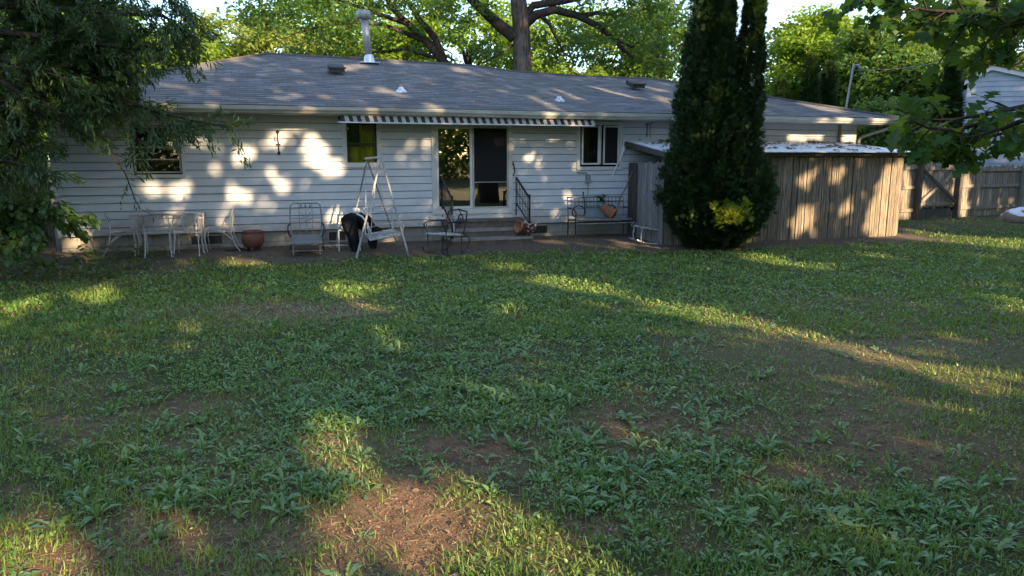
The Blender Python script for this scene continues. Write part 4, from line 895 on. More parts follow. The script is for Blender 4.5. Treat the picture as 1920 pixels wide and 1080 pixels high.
def low_rocker():
    t=thing('metal_rocker','low bent metal rocker seat on curved runners between bench and evergreen','rocker',gp(3.74,1.30),HT+R(-6))
    q_=[]
    for y in(-.22,.22):
        q=MB(); q.tube([(-.46,y,.10),(-.36,y,.05),(-.2,y,.015),(0,y,.0),(.2,y,.02),(.4,y,.08),(.56,y,.17)],.018,6); q.build('runner','wiron',t)
        for x in(-.36,.14):
            q=MB(); q.tube([(x,y,.02),(x-.01,y,.2),(x+.02,y,.33)],.014,6); q.build('leg','wiron',t)
        q=MB(); q.tube([(-.36,y,.3),(-.42,y,.38),(-.36,y,.44),(-.30,y,.40),(-.32,y,.35)],.014,6); q.build('scroll','giron',t)
    q=MB(); q.tube([(-.36,-.22,.36),(.16,-.22,.27),(.16,.22,.27),(-.36,.22,.36),(-.36,-.22,.36)],.016,6)
    for i in range(1,8): q.box((-.36+.52*i/8,0,.36-.09*i/8),(.03,.44,.006),0,.17)
    q.build('seat','wiron',t)
    q=MB(); q.tube([(.16,-.22,.27),(.30,-.22,.52),(.42,-.22,.72),(.42,.22,.72),(.30,.22,.52),(.16,.22,.27)],.016,6)
    for i in range(1,6): q.rod((.16+.26*i/6,-.22,.27+.45*i/6),(.16+.26*i/6,.22,.27+.45*i/6),.008,5)
    q.build('backrest','giron',t)
    for k,(a,b) in enumerate(((.0,.3),(.2,.1))):
        pass
low_rocker()
def mound():
    p=at(1912,414,20.5); p.z=float(gz(p.x,p.y))
    o=thing('covered_mound','brown rounded mound half covered by a white sheet near the fence','mound',p,R(20))
    def blob(rx,ry,rz,seed,lo=0,n=20,m=9):
        q=MB(); r=random.Random(seed)
        for i in range(m+1):
            th=lo+(PI/2-lo)*i/m
            for k in range(n):
                a=2*PI*k/n; w=1+.10*math.sin(a*3+seed+i*.6)+.06*math.sin(a*5+seed*2); q.v.append((rx*math.cos(th)*math.cos(a)*w,ry*math.cos(th)*math.sin(a)*w,rz*math.sin(th)*(1+.06*math.sin(a*2+i))))
        for i in range(m):
            for k in range(n): q.f.append((i*n+k,i*n+(k+1)%n,(i+1)*n+(k+1)%n,(i+1)*n+k))
        return q
    blob(.62,.45,.34,2).build('body','rock',o,True)
    q=blob(.56,.42,.37,2,R(24)); q.build('sheet','sheet',o,True)
mound()
# ================================================================ trees and plants
def branch_pts(a,b,sag=0,wob=.1,n=6,seed=0):
    r=random.Random(seed); a=Vector(a); b=Vector(b); L=(b-a).length; out=[]
    for i in range(n+1):
        u=i/n; p=a.lerp(b,u); p.z+=sag*4*u*(1-u)*L
        if 0<i<n: p+=Vector((r.uniform(-1,1),r.uniform(-1,1),r.uniform(-1,1)))*wob*L*.12
        out.append(p)
    return out
def taper(r0,r1,n): return [r0+(r1-r0)*i/n for i in range(n+1)]
def leafcloud(clumps,per,size,tmpl,flat=.55,droop=.2,seed=1):
    """leaves scattered through the volume of each clump (centre, radius)"""
    g=np.random.default_rng(seed); Ps=[]
    for c,r in clumps:
        n=max(4,int(per*r*r)); d=g.normal(size=(n,3)); d/=np.linalg.norm(d,axis=1)[:,None]; rr=r*g.random(n)**.45*(1+.18*np.sin(d[:,0]*7+c[0]*3)*np.sin(d[:,1]*6+c[1]*5)+.12*np.sin(d[:,2]*9+c[2]))
        d=d*rr[:,None]; d[:,2]*=flat; Ps.append(d+np.array(c))
    P=np.concatenate(Ps); n=len(P)
    return P,inst(*tmpl,P,rotm(g.uniform(0,2*PI,n),g.normal(-droop,.45,n),g.normal(0,.55,n)),g.uniform(.7,1.25,n)*size)
def crown_clumps(c,rx,ry,rz,n,r,seed,low=-.85):
    g=np.random.default_rng(seed); out=[]
    while len(out)<n:
        d=g.normal(size=3); d/=np.linalg.norm(d)
        if d[2]<low: continue
        q=g.uniform(.45,1.0)**.6; out.append((np.array(c)+d*np.array([rx,ry,rz])*q,r*g.uniform(.65,1.3)))
    return out
def tree(name,label,cat,base,h_trunk,r_trunk,clumps,per,size,leaf,bark='bark',group=None,tmpl=T_leaf,lean=(0,0),limbs=14,seed=1,flat=.6):
    o=thing(name,label,cat,tuple(base),0,group); b=Vector(base); top=Vector((lean[0],lean[1],h_trunk)); r=random.Random(seed)
    q=MB(); q.tube([(0,0,-.3),(lean[0]*.1,lean[1]*.1,h_trunk*.15),(lean[0]*.45,lean[1]*.45,h_trunk*.5),tuple(top)],[r_trunk*1.35,r_trunk*1.05,r_trunk*.9,r_trunk*.6],10)
    cl=sorted(clumps,key=lambda c:-c[1]); 
    for i,(c,rr) in enumerate(cl[:limbs]):
        c=Vector(c)-b; u=r.uniform(.45,1.0); s=Vector((lean[0]*u*u,lean[1]*u*u,h_trunk*u)); 
        if c.z<s.z: s=Vector((lean[0]*.2,lean[1]*.2,h_trunk*.45))
        q.tube(branch_pts(s,c,.06,.7,6,i+seed),taper(r_trunk*.42,r_trunk*.08,6),6,False)
    q.build('trunk',bark,o,True)
    P,(V,F)=leafcloud(clumps,per,size,tmpl,flat,.15,seed); npmesh('crown',V-np.array(base),F,leaf,o)
    return o
def G(x,y): return float(gz(x,y))
# ---- arborvitae: two leaders, built as layers of flat sprays
def arborvitae():
    base=np.array([4.16,15.30,0.0]); base[2]=G(base[0],base[1])-.02
    o=thing('arborvitae','tall dense dark green arborvitae with two leaders in front of the shed','tree',tuple(base))
    zs=[0.0,.12,.3,.7,.95,1.36,1.8,2.33,2.86,3.4,3.9,4.5,5.0,5.6,6.2,7.0,7.6]
    rs=[.34,.56,.72,1.0,1.06,1.05,.91,.77,.63,.52,.46,.39,.33,.29,.25,.17,.04]
    cxs=[.02,.02,.02,.0,-.02,-.02,-.04,-.06,-.16,-.22,-.22,-.18,-.17,-.17,-.17,-.17,-.17]
    def shell(n,zs,rs,cx,zlo,zhi,size,g,sec=None):
        z=g.uniform(zlo,zhi,n); a=g.uniform(0,2*PI,n); rad=np.interp(z,zs,rs)*.95-.02
        lob=1+.07*np.sin(a*3+z*1.7)+.06*np.sin(a*5-z*2.9)+.05*np.sin(z*7+a*2)+.55*(fbm(a*1.6+7*np.sin(a),z*1.6,.42,3)-.5)
        k=g.random(n); q=np.where(k<.75,g.uniform(.82,1.04,n),g.uniform(.4,.85,n)); r=rad*lob*q
        c=np.interp(z,zs,cx); P=np.stack([c+r*np.cos(a),r*np.sin(a)*.92,z],-1)
        Rm=rotm(a+g.normal(0,.5,n),g.normal(.55,.35,n),g.normal(0,.9,n)); return P,inst(*T_fan,P,Rm,g.uniform(.55,1.3,n)*size)
    g=np.random.default_rng(5)
    P1,m1=shell(52000,zs,rs,cxs,.02,7.6,.12,g)
    z2=[1.9,2.5,3.0,3.6,4.2,4.8,5.4,6.0]; r2=[.36,.42,.38,.31,.24,.19,.14,.03]; c2=[.40,.46,.51,.55,.58,.60,.60,.60]
    P2,m2=shell(9000,z2,r2,c2,1.9,5.95,.11,g)
    # ragged upright tufts standing off the outline
    nt=420; kt=16; z=.3+6.2*g.random(nt)**1.5; a=g.uniform(0,2*PI,nt); a=np.where((z>3.2)&(np.cos(a)>.3),PI-a,a); c=np.interp(z,zs,cxs); rad=np.interp(z,zs,rs)*np.where(z>3.2,g.uniform(.72,.95,nt),g.uniform(.90,1.08,nt))
    Pt=np.stack([c+rad*np.cos(a),rad*np.sin(a)*.92,z],-1); P=np.repeat(Pt,kt,0)+g.normal(0,.045,(nt*kt,3)); P[:,2]+=np.tile(np.linspace(0,.26,kt),nt); aa=np.repeat(a,kt); P[:,0]+=.05*np.cos(aa); P[:,1]+=.05*np.sin(aa)
    m3=inst(*T_fan,P,rotm(aa+g.normal(0,.6,nt*kt),g.normal(.95,.3,nt*kt),g.normal(0,.8,nt*kt)),g.uniform(.06,.12,nt*kt))
    V,F=cat([m1,m2,m3]); npmesh('foliage',V,F,'arbor',o)
    n=1000; c=g.normal(size=(n,3))*np.array([.15,.08,.085]); c[:,2]-=.5*np.abs(c[:,0])*np.sin(c[:,0]*20); P=c+np.array([.04,-1.08,.80]); a=g.normal(-PI/2,.7,n)
    V,F=inst(*T_fan,P,rotm(a,g.normal(.5,.4,n),g.normal(0,.8,n)),g.uniform(.07,.14,n)); npmesh('new_growth',V,F,'newgrowth',o)
    q=MB(); q.tube([(0,0,-.1),(0,0,1.2),(-.05,0,3),(-.17,0,5),(-.17,0,7.3)],[.2,.16,.12,.07,.02],8); q.tube([(.05,0,.8),(.3,0,2.0),(.55,0,3.6),(.62,0,5.7)],[.12,.09,.06,.015],8); q.build('trunk','barkd',o)
arborvitae()
# ---- big oak behind the house
def big_oak():
    Y=26.0; b=at(978,300,Y); b.z=-.1
    o=thing('big_shade_tree','huge old shade tree with thick grey trunk rising behind the roof','tree',tuple(b)); B=Vector(b)
    L=lambda px,py,dy=0.0: at(px,py,Y+dy)-B
    q=MB(); q.tube([(0,0,-.3),(0,0,1.5),L(979,130),L(978,60),L(972,0),L(968,-70),L(975,-150)],[.52,.40,.32,.285,.27,.25,.17],14)
    for k in range(3): pass
    q2=MB()
    def limb(pts,r0,r1): 
        n=len(pts); q2.tube([L(*p) for p in pts],[r0+(r1-r0)*i/(n-1) for i in range(n)],8,False)
    limb([(965,70),(940,50),(915,28),(890,5),(860,-25),(820,-60)],.22,.1)
    limb([(985,45),(1005,28),(1040,18),(1085,30),(1120,48),(1150,72),(1170,95),(1188,108)],.17,.05)
    limb([(1085,30),(1120,24),(1160,30,1),(1210,15,1)],.09,.03); limb([(1150,72),(1185,88),(1205,75),(1215,60)],.06,.02)
    limb([(985,30),(1000,10),(1060,2),(1120,-10),(1190,-40)],.15,.05); limb([(1015,30),(1030,45),(1045,75),(1055,95)],.08,.03)
    limb([(970,-20),(930,-40),(880,-80)],.16,.06); limb([(975,-60),(1030,-80),(1100,-120)],.16,.05); limb([(960,85),(930,105,-1),(905,118,-1)],.06,.02)
    # leaning second stem
    limb([(850,140,1),(828,112,1),(800,78,1),(765,45,1),(735,15,1),(715,-20,1)],.17,.07); limb([(832,112,1),(815,70,1),(785,35,1),(765,0,1),(750,-40,1)],.14,.055)
    limb([(800,78,1),(760,62,1),(715,45,0),(660,42,0),(610,48,0)],.1,.03); limb([(765,45,1),(720,30,1),(670,12,1),(620,-5,0)],.09,.03); limb([(815,108,1),(760,92,1),(700,98,1),(650,110,0)],.07,.02)
    limb([(610,48,0),(560,60,0),(520,80,0)],.03,.012)
    q.build('trunk','bark',o,True); q2.build('limbs','barkd',o,True)  # limbs take darker bark, painting in their backlit shade
    g=np.random.default_rng(3); cl=[]
    spots=[(465,15,.9),(500,45,.8),(540,25,1.),(580,60,.9),(520,-10,1.),(610,20,1.),(640,75,.8),(660,40,.9),(700,10,.9),(720,70,.7),(600,-20,1.),(680,-30,1.),(760,10,.7),(800,20,.6),(840,10,.7),(870,40,.6),(850,70,.6),(900,85,.6),(770,95,.5),(560,100,.6),(610,100,.6),(690,100,.5),(905,15,.6),(930,100,.5),
           (1010,70,.7),(1040,95,.7),(1075,75,.8),(1060,50,.6),(1110,85,.8),(1130,60,.8),(1150,30,.7),(1180,55,.9),(1200,85,.8),(1225,50,.9),(1240,90,.7),(1190,20,.8),(1230,15,.8),(1260,30,.8),(1120,110,.6),(1080,110,.6),(1030,120,.5),(1170,120,.6),(1215,115,.7),(1245,125,.6),(1090,10,.5),(1040,-5,.6),(1130,-15,.8),(1200,-20,1.),(1000,-20,.6),
           (780,-30,.9),(850,-40,.9),(920,-50,.9),(1060,-60,1.),(1150,-70,1.2),(960,-110,1.3),(1040,-140,1.4),(840,-120,1.4),(700,-90,1.3),(1180,-140,1.3),(600,-80,1.2)]
    for x,y,r in spots: cl.append((np.array(at(x,y,Y+g.uniform(-1.8,2.2))),r*.92))
    for i in range(22):
        x=g.uniform(450,1270); cl.append((np.array(at(x,g.uniform(-60,112),Y+g.uniform(-1,4))),g.uniform(.35,.6)))
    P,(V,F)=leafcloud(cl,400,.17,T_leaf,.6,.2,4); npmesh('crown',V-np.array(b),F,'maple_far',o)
big_oak()
# ---- trees further back
def far_tree(name,label,px,py,Y,rx,rz,leaf,n,seed,per=260,size=.26,cr=1.2,group='trees beyond the house',ry=None,bark='barkd'):
    c=at(px,py,Y); base=(c.x,c.y,-.2); ry=ry or rx
    cl=crown_clumps(c,rx,ry,rz,n,cr,seed); return tree(name,label,'tree',base,max(1.5,c.z-rz*.2),.16+.02*rx,cl,per,size,leaf,bark,group,seed=seed)
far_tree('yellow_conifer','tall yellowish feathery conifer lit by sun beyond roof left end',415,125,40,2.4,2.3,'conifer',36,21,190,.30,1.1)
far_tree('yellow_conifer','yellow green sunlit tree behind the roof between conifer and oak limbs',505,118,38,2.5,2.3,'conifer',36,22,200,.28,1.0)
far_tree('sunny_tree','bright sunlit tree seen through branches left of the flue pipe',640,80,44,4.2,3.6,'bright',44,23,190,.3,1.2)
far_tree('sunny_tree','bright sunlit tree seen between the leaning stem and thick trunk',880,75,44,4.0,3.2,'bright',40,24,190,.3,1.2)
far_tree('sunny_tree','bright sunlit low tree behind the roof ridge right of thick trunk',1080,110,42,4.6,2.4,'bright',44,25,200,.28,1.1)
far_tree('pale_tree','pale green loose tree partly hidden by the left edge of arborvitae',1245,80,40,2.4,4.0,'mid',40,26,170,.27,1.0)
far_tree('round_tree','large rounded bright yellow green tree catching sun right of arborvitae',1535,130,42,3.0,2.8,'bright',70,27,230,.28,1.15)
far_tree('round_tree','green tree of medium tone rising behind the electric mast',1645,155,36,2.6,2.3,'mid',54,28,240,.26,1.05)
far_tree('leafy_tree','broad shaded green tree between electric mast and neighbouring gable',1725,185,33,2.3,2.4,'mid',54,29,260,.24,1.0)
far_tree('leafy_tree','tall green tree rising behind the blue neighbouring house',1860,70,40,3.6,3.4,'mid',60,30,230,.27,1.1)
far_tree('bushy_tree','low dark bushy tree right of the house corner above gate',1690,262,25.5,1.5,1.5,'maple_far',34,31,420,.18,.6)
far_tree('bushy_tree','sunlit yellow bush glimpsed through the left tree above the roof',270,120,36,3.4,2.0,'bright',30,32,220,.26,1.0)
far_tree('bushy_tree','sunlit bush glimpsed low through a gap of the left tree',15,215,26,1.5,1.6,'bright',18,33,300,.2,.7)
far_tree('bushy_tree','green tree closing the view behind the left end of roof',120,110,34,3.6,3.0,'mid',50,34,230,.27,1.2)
# a distant belt of woods
def woods():
    g=np.random.default_rng(40); L=[]; 
    cl=[]
    for i in range(240):
        a=g.uniform(-.95,.95); Y=g.uniform(58,75); cl.append((np.array([math.tan(a)*Y,Y,g.uniform(1,4.6 if -.30<a<.30 else 6.2)]),g.uniform(1.6,2.8)))
    for i in range(520):
        a=g.uniform(.85,2*PI-.85); r=g.uniform(34,52); cl.append((np.array([math.sin(a)*r,math.cos(a)*r,g.uniform(.5,8)]),g.uniform(1.6,3.0)))
    P,(V,F)=leafcloud(cl,60,.55,T_leaf,.8,.1,41); tag(npmesh('distant_woods',V,F,'mid'),'far belt of green woods closing the view behind the houses','woods',kind='stuff')
woods()
def small_cone(label,px,ptop,pbase,Y,w,seed):
    c=at(px,pbase,Y); top=at(px,ptop,Y); h=top.z
    o=thing('slim_evergreen',label,'tree',(c.x,c.y,0),0,'slim evergreens beyond the fence'); g=np.random.default_rng(seed); n=3600
    z=h*g.random(n)**1.25; a=g.uniform(0,2*PI,n); r=w*np.clip((1-(z/h))**.75,0,1)*(1+.12*np.sin(a*4+z*3))*np.where(g.random(n)<.7,g.uniform(.8,1.05,n),g.uniform(.3,.8,n))
    P=np.stack([r*np.cos(a),r*np.sin(a),z],-1); V,F=inst(*T_fan,P,rotm(a+g.normal(0,.4,n),g.normal(.7,.3,n),g.normal(0,.8,n)),g.uniform(.6,1.2,n)*.30); npmesh('foliage',V,F,'arbor',o)
    q=MB(); q.tube([(0,0,-.1),(0,0,h*.9)],[.12,.02],6); q.build('trunk','barkd',o)
small_cone('tallest slim dark evergreen with pointed tip behind the right roof slope',1513,110,240,30,.62,51)
small_cone('slim dark evergreen with blunt tip standing left of the electric mast',1546,122,240,31,.66,52)
small_cone('short dark evergreen tip peeping over the roof beside the arborvitae',1462,155,240,30,.55,53)
small_cone('columnar dark evergreen beside the left edge of the blue gable',1766,118,330,25,.58,54)
# ---- hanging tree on the left
def spray(g,pts,r0,q,P,D,nt=14,tl=.6,dens=46,droop=.5):
    dens*=2.6
    """a limb with side twigs; collects leaf points and directions"""
    pts=[Vector(p) for p in pts]; n=len(pts); q.tube(pts,[r0+(.003-r0)*i/(n-1) for i in range(n)],6,False)
    for i in range(nt):
        u=(i+.6)/nt*(n-1); k=min(int(u),n-2); a=pts[k].lerp(pts[k+1],u-k); d=(pts[k+1]-pts[k]).normalized()
        s=Vector((g.normal(),g.normal(),g.normal()*.5)); s=(s-d*s.dot(d)).normalized(); L=tl*g.uniform(.5,1.2)*(1-.35*i/nt)
        e=(d*.7+s*.8).normalized(); tw=[a+e*L*v+Vector((0,0,-droop*.4*L*v*v)) for v in(0,.35,.7,1)]
        q.tube(tw,[.005,.004,.003,.0015],4,False)
        m=int(dens*L)
        for j in range(m):
            v=g.uniform(.1,1.05); kk=min(int(v*3),2); p=tw[kk].lerp(tw[kk+1],min(1,v*3-kk)); dd=(tw[kk+1]-tw[kk]).normalized()
            P.append(p+Vector((g.normal(),g.normal(),g.normal()))*.03); D.append(dd)
def leaves_along(P,D,g,tmpl,size,spread=.7,down=.35):
    n=len(P); P=np.array(P); D=np.array(D); D=D+g.normal(0,spread*.6,(n,3)); D[:,2]-=down
    D/=np.linalg.norm(D,axis=1)[:,None]
    return inst(*tmpl,P,rotm(np.arctan2(D[:,1],D[:,0]),np.arcsin(np.clip(D[:,2],-1,1)),g.normal(0,.6,n)),g.uniform(.7,1.25,n)*size)
def left_tree():
    base=(-8.6,10.4,G(-8.6,10.4)); B=Vector(base)
    o=thing('weeping_tree','large dark tree with slender leaves hanging over the left house corner','tree',base); g=np.random.default_rng(61)
    q=MB(); q.tube([(0,0,-.2),(.05,.1,1.2),(.2,.1,2.6),(.1,.2,4.2),(.3,.3,6.5),(.3,.2,8.2)],[.3,.24,.21,.17,.11,.04],10)
    P=[];D=[]
    def br(pix,r0,nt,tl,dens=46,droop=.5):
        pts=[at(*p)-B for p in pix]; spray(g,pts,r0,q,P,D,nt,tl,dens,droop)
    # sprays the photo shows
    br([(0,110,10.6),(90,130,10.6),(180,160,10.7),(250,195,10.8),(310,215,10.9),(370,228,11),(430,240,11)],.05,26,.62,60)
    br([(40,200,10.4),(110,225,10.5),(160,255,10.5),(205,285,10.6),(235,325,10.6),(250,365,10.6),(262,395,10.6)],.026,13,.36,13)
    br([(160,255,10.5),(210,262,10.4),(260,262,10.4),(300,272,10.4)],.018,10,.4,26)
    br([(0,60,10.5),(100,70,10.5),(200,85,10.6),(280,95,10.7),(340,90,10.8)],.05,26,.7,62)
    br([(0,10,10.5),(110,15,10.5),(220,25,10.6),(300,30,10.7),(350,45,10.8)],.05,26,.75,62)
    br([(0,-40,10.6),(120,-45,10.6),(230,-30,10.7),(320,-10,10.8),(345,15,10.8)],.05,26,.75,60)
    br([(0,150,10.2),(60,190,10.2),(120,215,10.2),(170,225,10.2)],.04,20,.6,60)
    br([(-40,230,10),(10,250,10),(50,270,10),(85,285,10)],.04,18,.4,60)
    br([(-60,300,9.8),(0,300,9.8),(50,310,9.8),(95,325,9.9)],.03,16,.5,60)
    br([(230,200,10.7),(252,240,10.7),(262,275,10.7),(258,305,10.7)],.02,10,.34,34)
    br([(280,205,10.9),(310,235,10.9),(340,250,10.9),(365,245,10.9)],.016,12,.4,54)
    br([(300,25,10.6),(335,50,10.6),(355,75,10.6),(365,95,10.6)],.02,10,.5,50)
    for i in range(34):                      # inner sprays that fill the crown towards the house
        x0=g.uniform(-60,40); y0=g.uniform(-60,310); L=g.uniform(110,250) if y0<120 else g.uniform(40,70); Y=g.uniform(10.9,12.2)
        if y0>120: x0=g.uniform(-70,0)
        br([(x0,y0,Y),(x0+L*.5,y0+g.uniform(-10,25),Y),(x0+L,y0+g.uniform(0,45),Y)],.03,20,.65,62)
    for i in range(30):                      # thick foliage over the roof corner
        x0=g.uniform(20,120); y0=g.uniform(60,185); L=g.uniform(110,175) if y0>110 else g.uniform(150,230); Y=g.uniform(10.6,11.8)
        br([(x0,y0,Y),(x0+L*.5,y0+g.uniform(-8,15),Y),(x0+L,y0+g.uniform(0,30),Y)],.022,16,.5,62,.3)
    # the rest of the crown, over the sides and behind
    for i in range(46):
        z=g.uniform(2.4,7.6); a=g.uniform(0,2*PI); s=Vector((.2,.2,z-.4)); L=g.uniform(1.4,3.0); e=s+Vector((math.cos(a)*L,math.sin(a)*L*.9,g.uniform(-.3,.5)))
        w=e+B
        if w.x>-4.6 and w.z<5: continue
        spray(g,branch_pts(s,e,.08,.5,5,i),.035,q,P,D,16,.75,52,.5)
    q.build('trunk','barkd',o,True)
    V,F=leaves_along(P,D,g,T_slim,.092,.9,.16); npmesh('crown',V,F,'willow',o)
left_tree()
def broad_bush():
    base=(-7.55,11.9,G(-7.55,11.9)); B=Vector(base)
    o=thing('broadleaf_sapling','leafy green sapling with broad leaves arching before the house corner','shrub',base); g=np.random.default_rng(71); q=MB(); P=[];D=[]
    for pix in ([(60,440,11.6),(20,415,11.4),(60,395,11.2),(110,398,11.1),(150,420,11.1)],[(60,440,11.6),(0,410,11),(40,380,10.9),(90,385,10.9),(125,408,10.9)],[(40,460,11.4),(-10,440,11),(20,425,10.8),(70,430,10.8)],[(40,460,11.4),(-40,420,11),(-10,390,11),(30,375,11)],[(30,470,11.2),(-10,450,10.8),(20,460,10.6),(50,475,10.5)]):
        spray(g,[at(*p)-B for p in pix],.018,q,P,D,14,.42,40,.5)
    q.build('stems','barkd',o); V,F=leaves_along(P,D,g,T_oval,.115,.8,.45); npmesh('foliage',V,F,'broad',o)
    # low leafy cover under the trees
    n=4200; x=rng.uniform(-12,-5.9,n); y=rng.uniform(9.8,13.4,n); k=(fbm(x,y,.8,3)+.25*gauss(x,y,-8.2,11.2,1.8,1.3)>.58); x=x[k];y=y[k];n=len(x)
    P=np.stack([x,y,gz(x,y)+rng.uniform(.02,.20,n)],-1); V,F=inst(*T_oval,P,rotm(rng.uniform(0,6.3,n),rng.normal(-.1,.3,n),rng.normal(0,.3,n)),rng.uniform(.06,.12,n))
    tag(npmesh('ivy_cover',V,F,'broad'),'low broad leafy ground cover in the shade under the left tree','ground cover',kind='stuff')
broad_bush()
# ---- oak whose low branches enter at the right
def near_oak():
    base=(8.2,3.9,G(8.2,3.9)); B=Vector(base)
    o=thing('oak_tree','oak tree whose lobed dark leaves hang into the upper right foreground','tree',base); g=np.random.default_rng(81); q=MB(); P=[];D=[]
    q.tube([(0,0,-.2),(-.05,0,1.5),(-.1,.1,3.2),(0,.2,5.5),(.1,.3,8)],[.42,.33,.29,.22,.1],12)
    def oakbr(pts,r0,nt,tl,per=9):
        pts=[Vector(p)-B for p in pts]; n=len(pts); q.tube(pts,[r0+(.004-r0)*i/(n-1) for i in range(n)],6,False)
        for i in range(nt):
            u=(i+.7)/nt*(n-1); k=min(int(u),n-2); a=pts[k].lerp(pts[k+1],u-k); d=(pts[k+1]-pts[k]).normalized(); s=Vector((g.normal(),g.normal(),g.normal()*.7)); s=(s-d*s.dot(d)).normalized(); L=tl*g.uniform(.4,1.1)
            e=a+(d*.6+s*.8).normalized()*L+Vector((0,0,-.12*L)); q.tube([a,a.lerp(e,.5)+Vector((0,0,.04*L)),e],[.006,.005,.003],4,False)
            for j in range(per):
                v=g.uniform(.45,1.0) if j>3 else 1.0; P.append(a.lerp(e,v)); D.append(((e-a).normalized()*.6+Vector((g.normal(),g.normal(),g.normal()*.6-.3))*.8).normalized())
    A=lambda *p:[at(*x) for x in p]
    # middle right spray
    oakbr(A((2150,140,4.2),(2000,178,4.2),(1920,200,4.2),(1850,214,4.25),(1790,224,4.3),(1730,224,4.35)),.022,10,.20,6)
    oakbr(A((2050,185,4.0),(1940,218,4.0),(1880,240,4.0),(1840,252,4.05),(1812,258,4.1)),.02,9,.18,7)
    oakbr(A((2000,215,4.4),(1930,235,4.4),(1880,250,4.4),(1840,262,4.4)),.02,6,.18,6)
    oakbr(A((1850,228,4.25),(1790,245,4.2),(1740,240,4.2),(1700,222,4.2)),.012,9,.17,7)
    # top right sprays
    oakbr(A((2150,-60,4.6),(2000,-20,4.6),(1900,15,4.6),(1820,25,4.7),(1740,20,4.8),(1670,5,4.9)),.03,22,.34)
    oakbr(A((2100,20,4.4),(1980,25,4.4),(1900,45,4.4),(1850,58,4.5)),.025,12,.24)
    oakbr(A((2100,-120,4.8),(1950,-80,4.8),(1850,-40,4.9),(1750,-25,5.0),(1660,-20,5.0)),.03,20,.38)
    oakbr(A((2000,-50,5.4),(1900,-10,5.4),(1800,10,5.5),(1720,35,5.6)),.02,14,.35)
    for i in range(16):
        z=g.uniform(3.0,8.0); a=g.uniform(-.4,1.6); L=g.uniform(1.2,2.6); s=B+Vector((0,.1,z-.3)); e=s+Vector((math.cos(a)*L,math.sin(a)*L,g.uniform(0,.6)))
        oakbr(branch_pts(s,e,.05,.5,4,i),.04,14,.5,8)
    q.build('trunk','barkd',o,True); V,F=leaves_along(P,D,g,T_oak,.122,.9,.3); npmesh('crown',V,F,'oak',o)
near_oak()
# ---- unseen shade trees behind the photographer, crown gaps cut to shape the sun patches
def gobo_row():
    g=np.random.default_rng(91); n=96000
    a=g.uniform(-6,37,n); b=g.uniform(-1.2,16.5,n); top=10.4+4.6*np.exp(-((a-15)/6.0)**2)+.9*np.sin(a*.9)+.6*np.sin(a*2.1+1)+.3*np.sin(a*5.3); k=b<top
    a=a[k]; b=b[k]; n=len(a)
    from_poly=np.zeros(n,bool)
    for poly in SUN_GAPS:
        p=np.array(poly); c=p.mean(0); inside=np.zeros(n,bool); j=len(p)-1
        pp=c+(p-c)*(1+(.10 if c[1]<2.0 else .02 if c[1]<3.3 else .06 if c[1]<4.6 else .01 if c[1]<7.2 else .08)/np.linalg.norm(p-c,axis=1))[:,None]
        for i in range(len(pp)):
            xi,yi=pp[i]; xj,yj=pp[j]; cnd=((yi>b)!=(yj>b))&(a<(xj-xi)*(b-yi)/(yj-yi+1e-9)+xi); inside^=cnd; j=i
        from_poly|=inside
    keep=~from_poly; a=a[keep]; b=b[keep]; n=len(a)  # leaves inside the gaps are dropped so sun lands on chosen spots
    L=13+g.normal(0,1.4,n)+1.2*np.sin(a*.9)
    P=a[:,None]*SA+b[:,None]*SB+L[:,None]*SS
    size=g.uniform(.2,.46,n)
    # each leaf lies roughly across the light
    d=g.normal(size=(n,3))*.55+SS; d/=np.linalg.norm(d,axis=1)[:,None]
    yaw=np.arctan2(d[:,1],d[:,0]); pit=np.arcsin(d[:,2])-PI/2
    TC=([(x-.5,y,z) for x,y,z in T_oval[0]],T_oval[1])
    V,F=inst(*TC,P,rotm(yaw,pit,g.normal(0,.2,n))@rotm(g.uniform(0,2*PI,n),np.zeros(n),np.zeros(n)),size)
    cents=[-3.5,2.5,8.5,14.5,20.5,26.5,33.0]; nf=len(T_oval[1]); nv=len(T_oval[0]); own=np.argmin(np.abs(a[:,None]+.8*np.sin(b*1.3)[:,None]-np.array(cents)),axis=1)
    Vr=V.reshape(n,nv,3); tf=np.asarray(T_oval[1])
    words=['nearest the left','left of the yard axis','straight behind the viewer','right of the yard axis','towards the right fence','beyond the right fence','farthest right']
    for i,c in enumerate(cents):
        base=c*SA+13*SS+4*SB; base=np.array([base[0],base[1],0.0]); base[2]=0
        o=thing('gobo_tree','unseen shade tree behind the viewer with gaps cut for sun, '+words[i],'tree',tuple(base),0,'unseen light-shaping trees behind the yard')
        m=own==i; vv=Vr[m]-base; k=len(vv); F=tf[None]+(np.arange(k)*nv)[:,None,None]; npmesh('crown',vv.reshape(-1,3),F.reshape(-1,4),'shade',o)
        q=MB(); q.tube([(0,0,-.3),(.1,0,4),(0,.1,9),(.1,0,15)],[.5,.36,.28,.08],9); q.build('trunk','bark',o,True)
    # undergrowth that closes the view below the crowns
gobo_row()
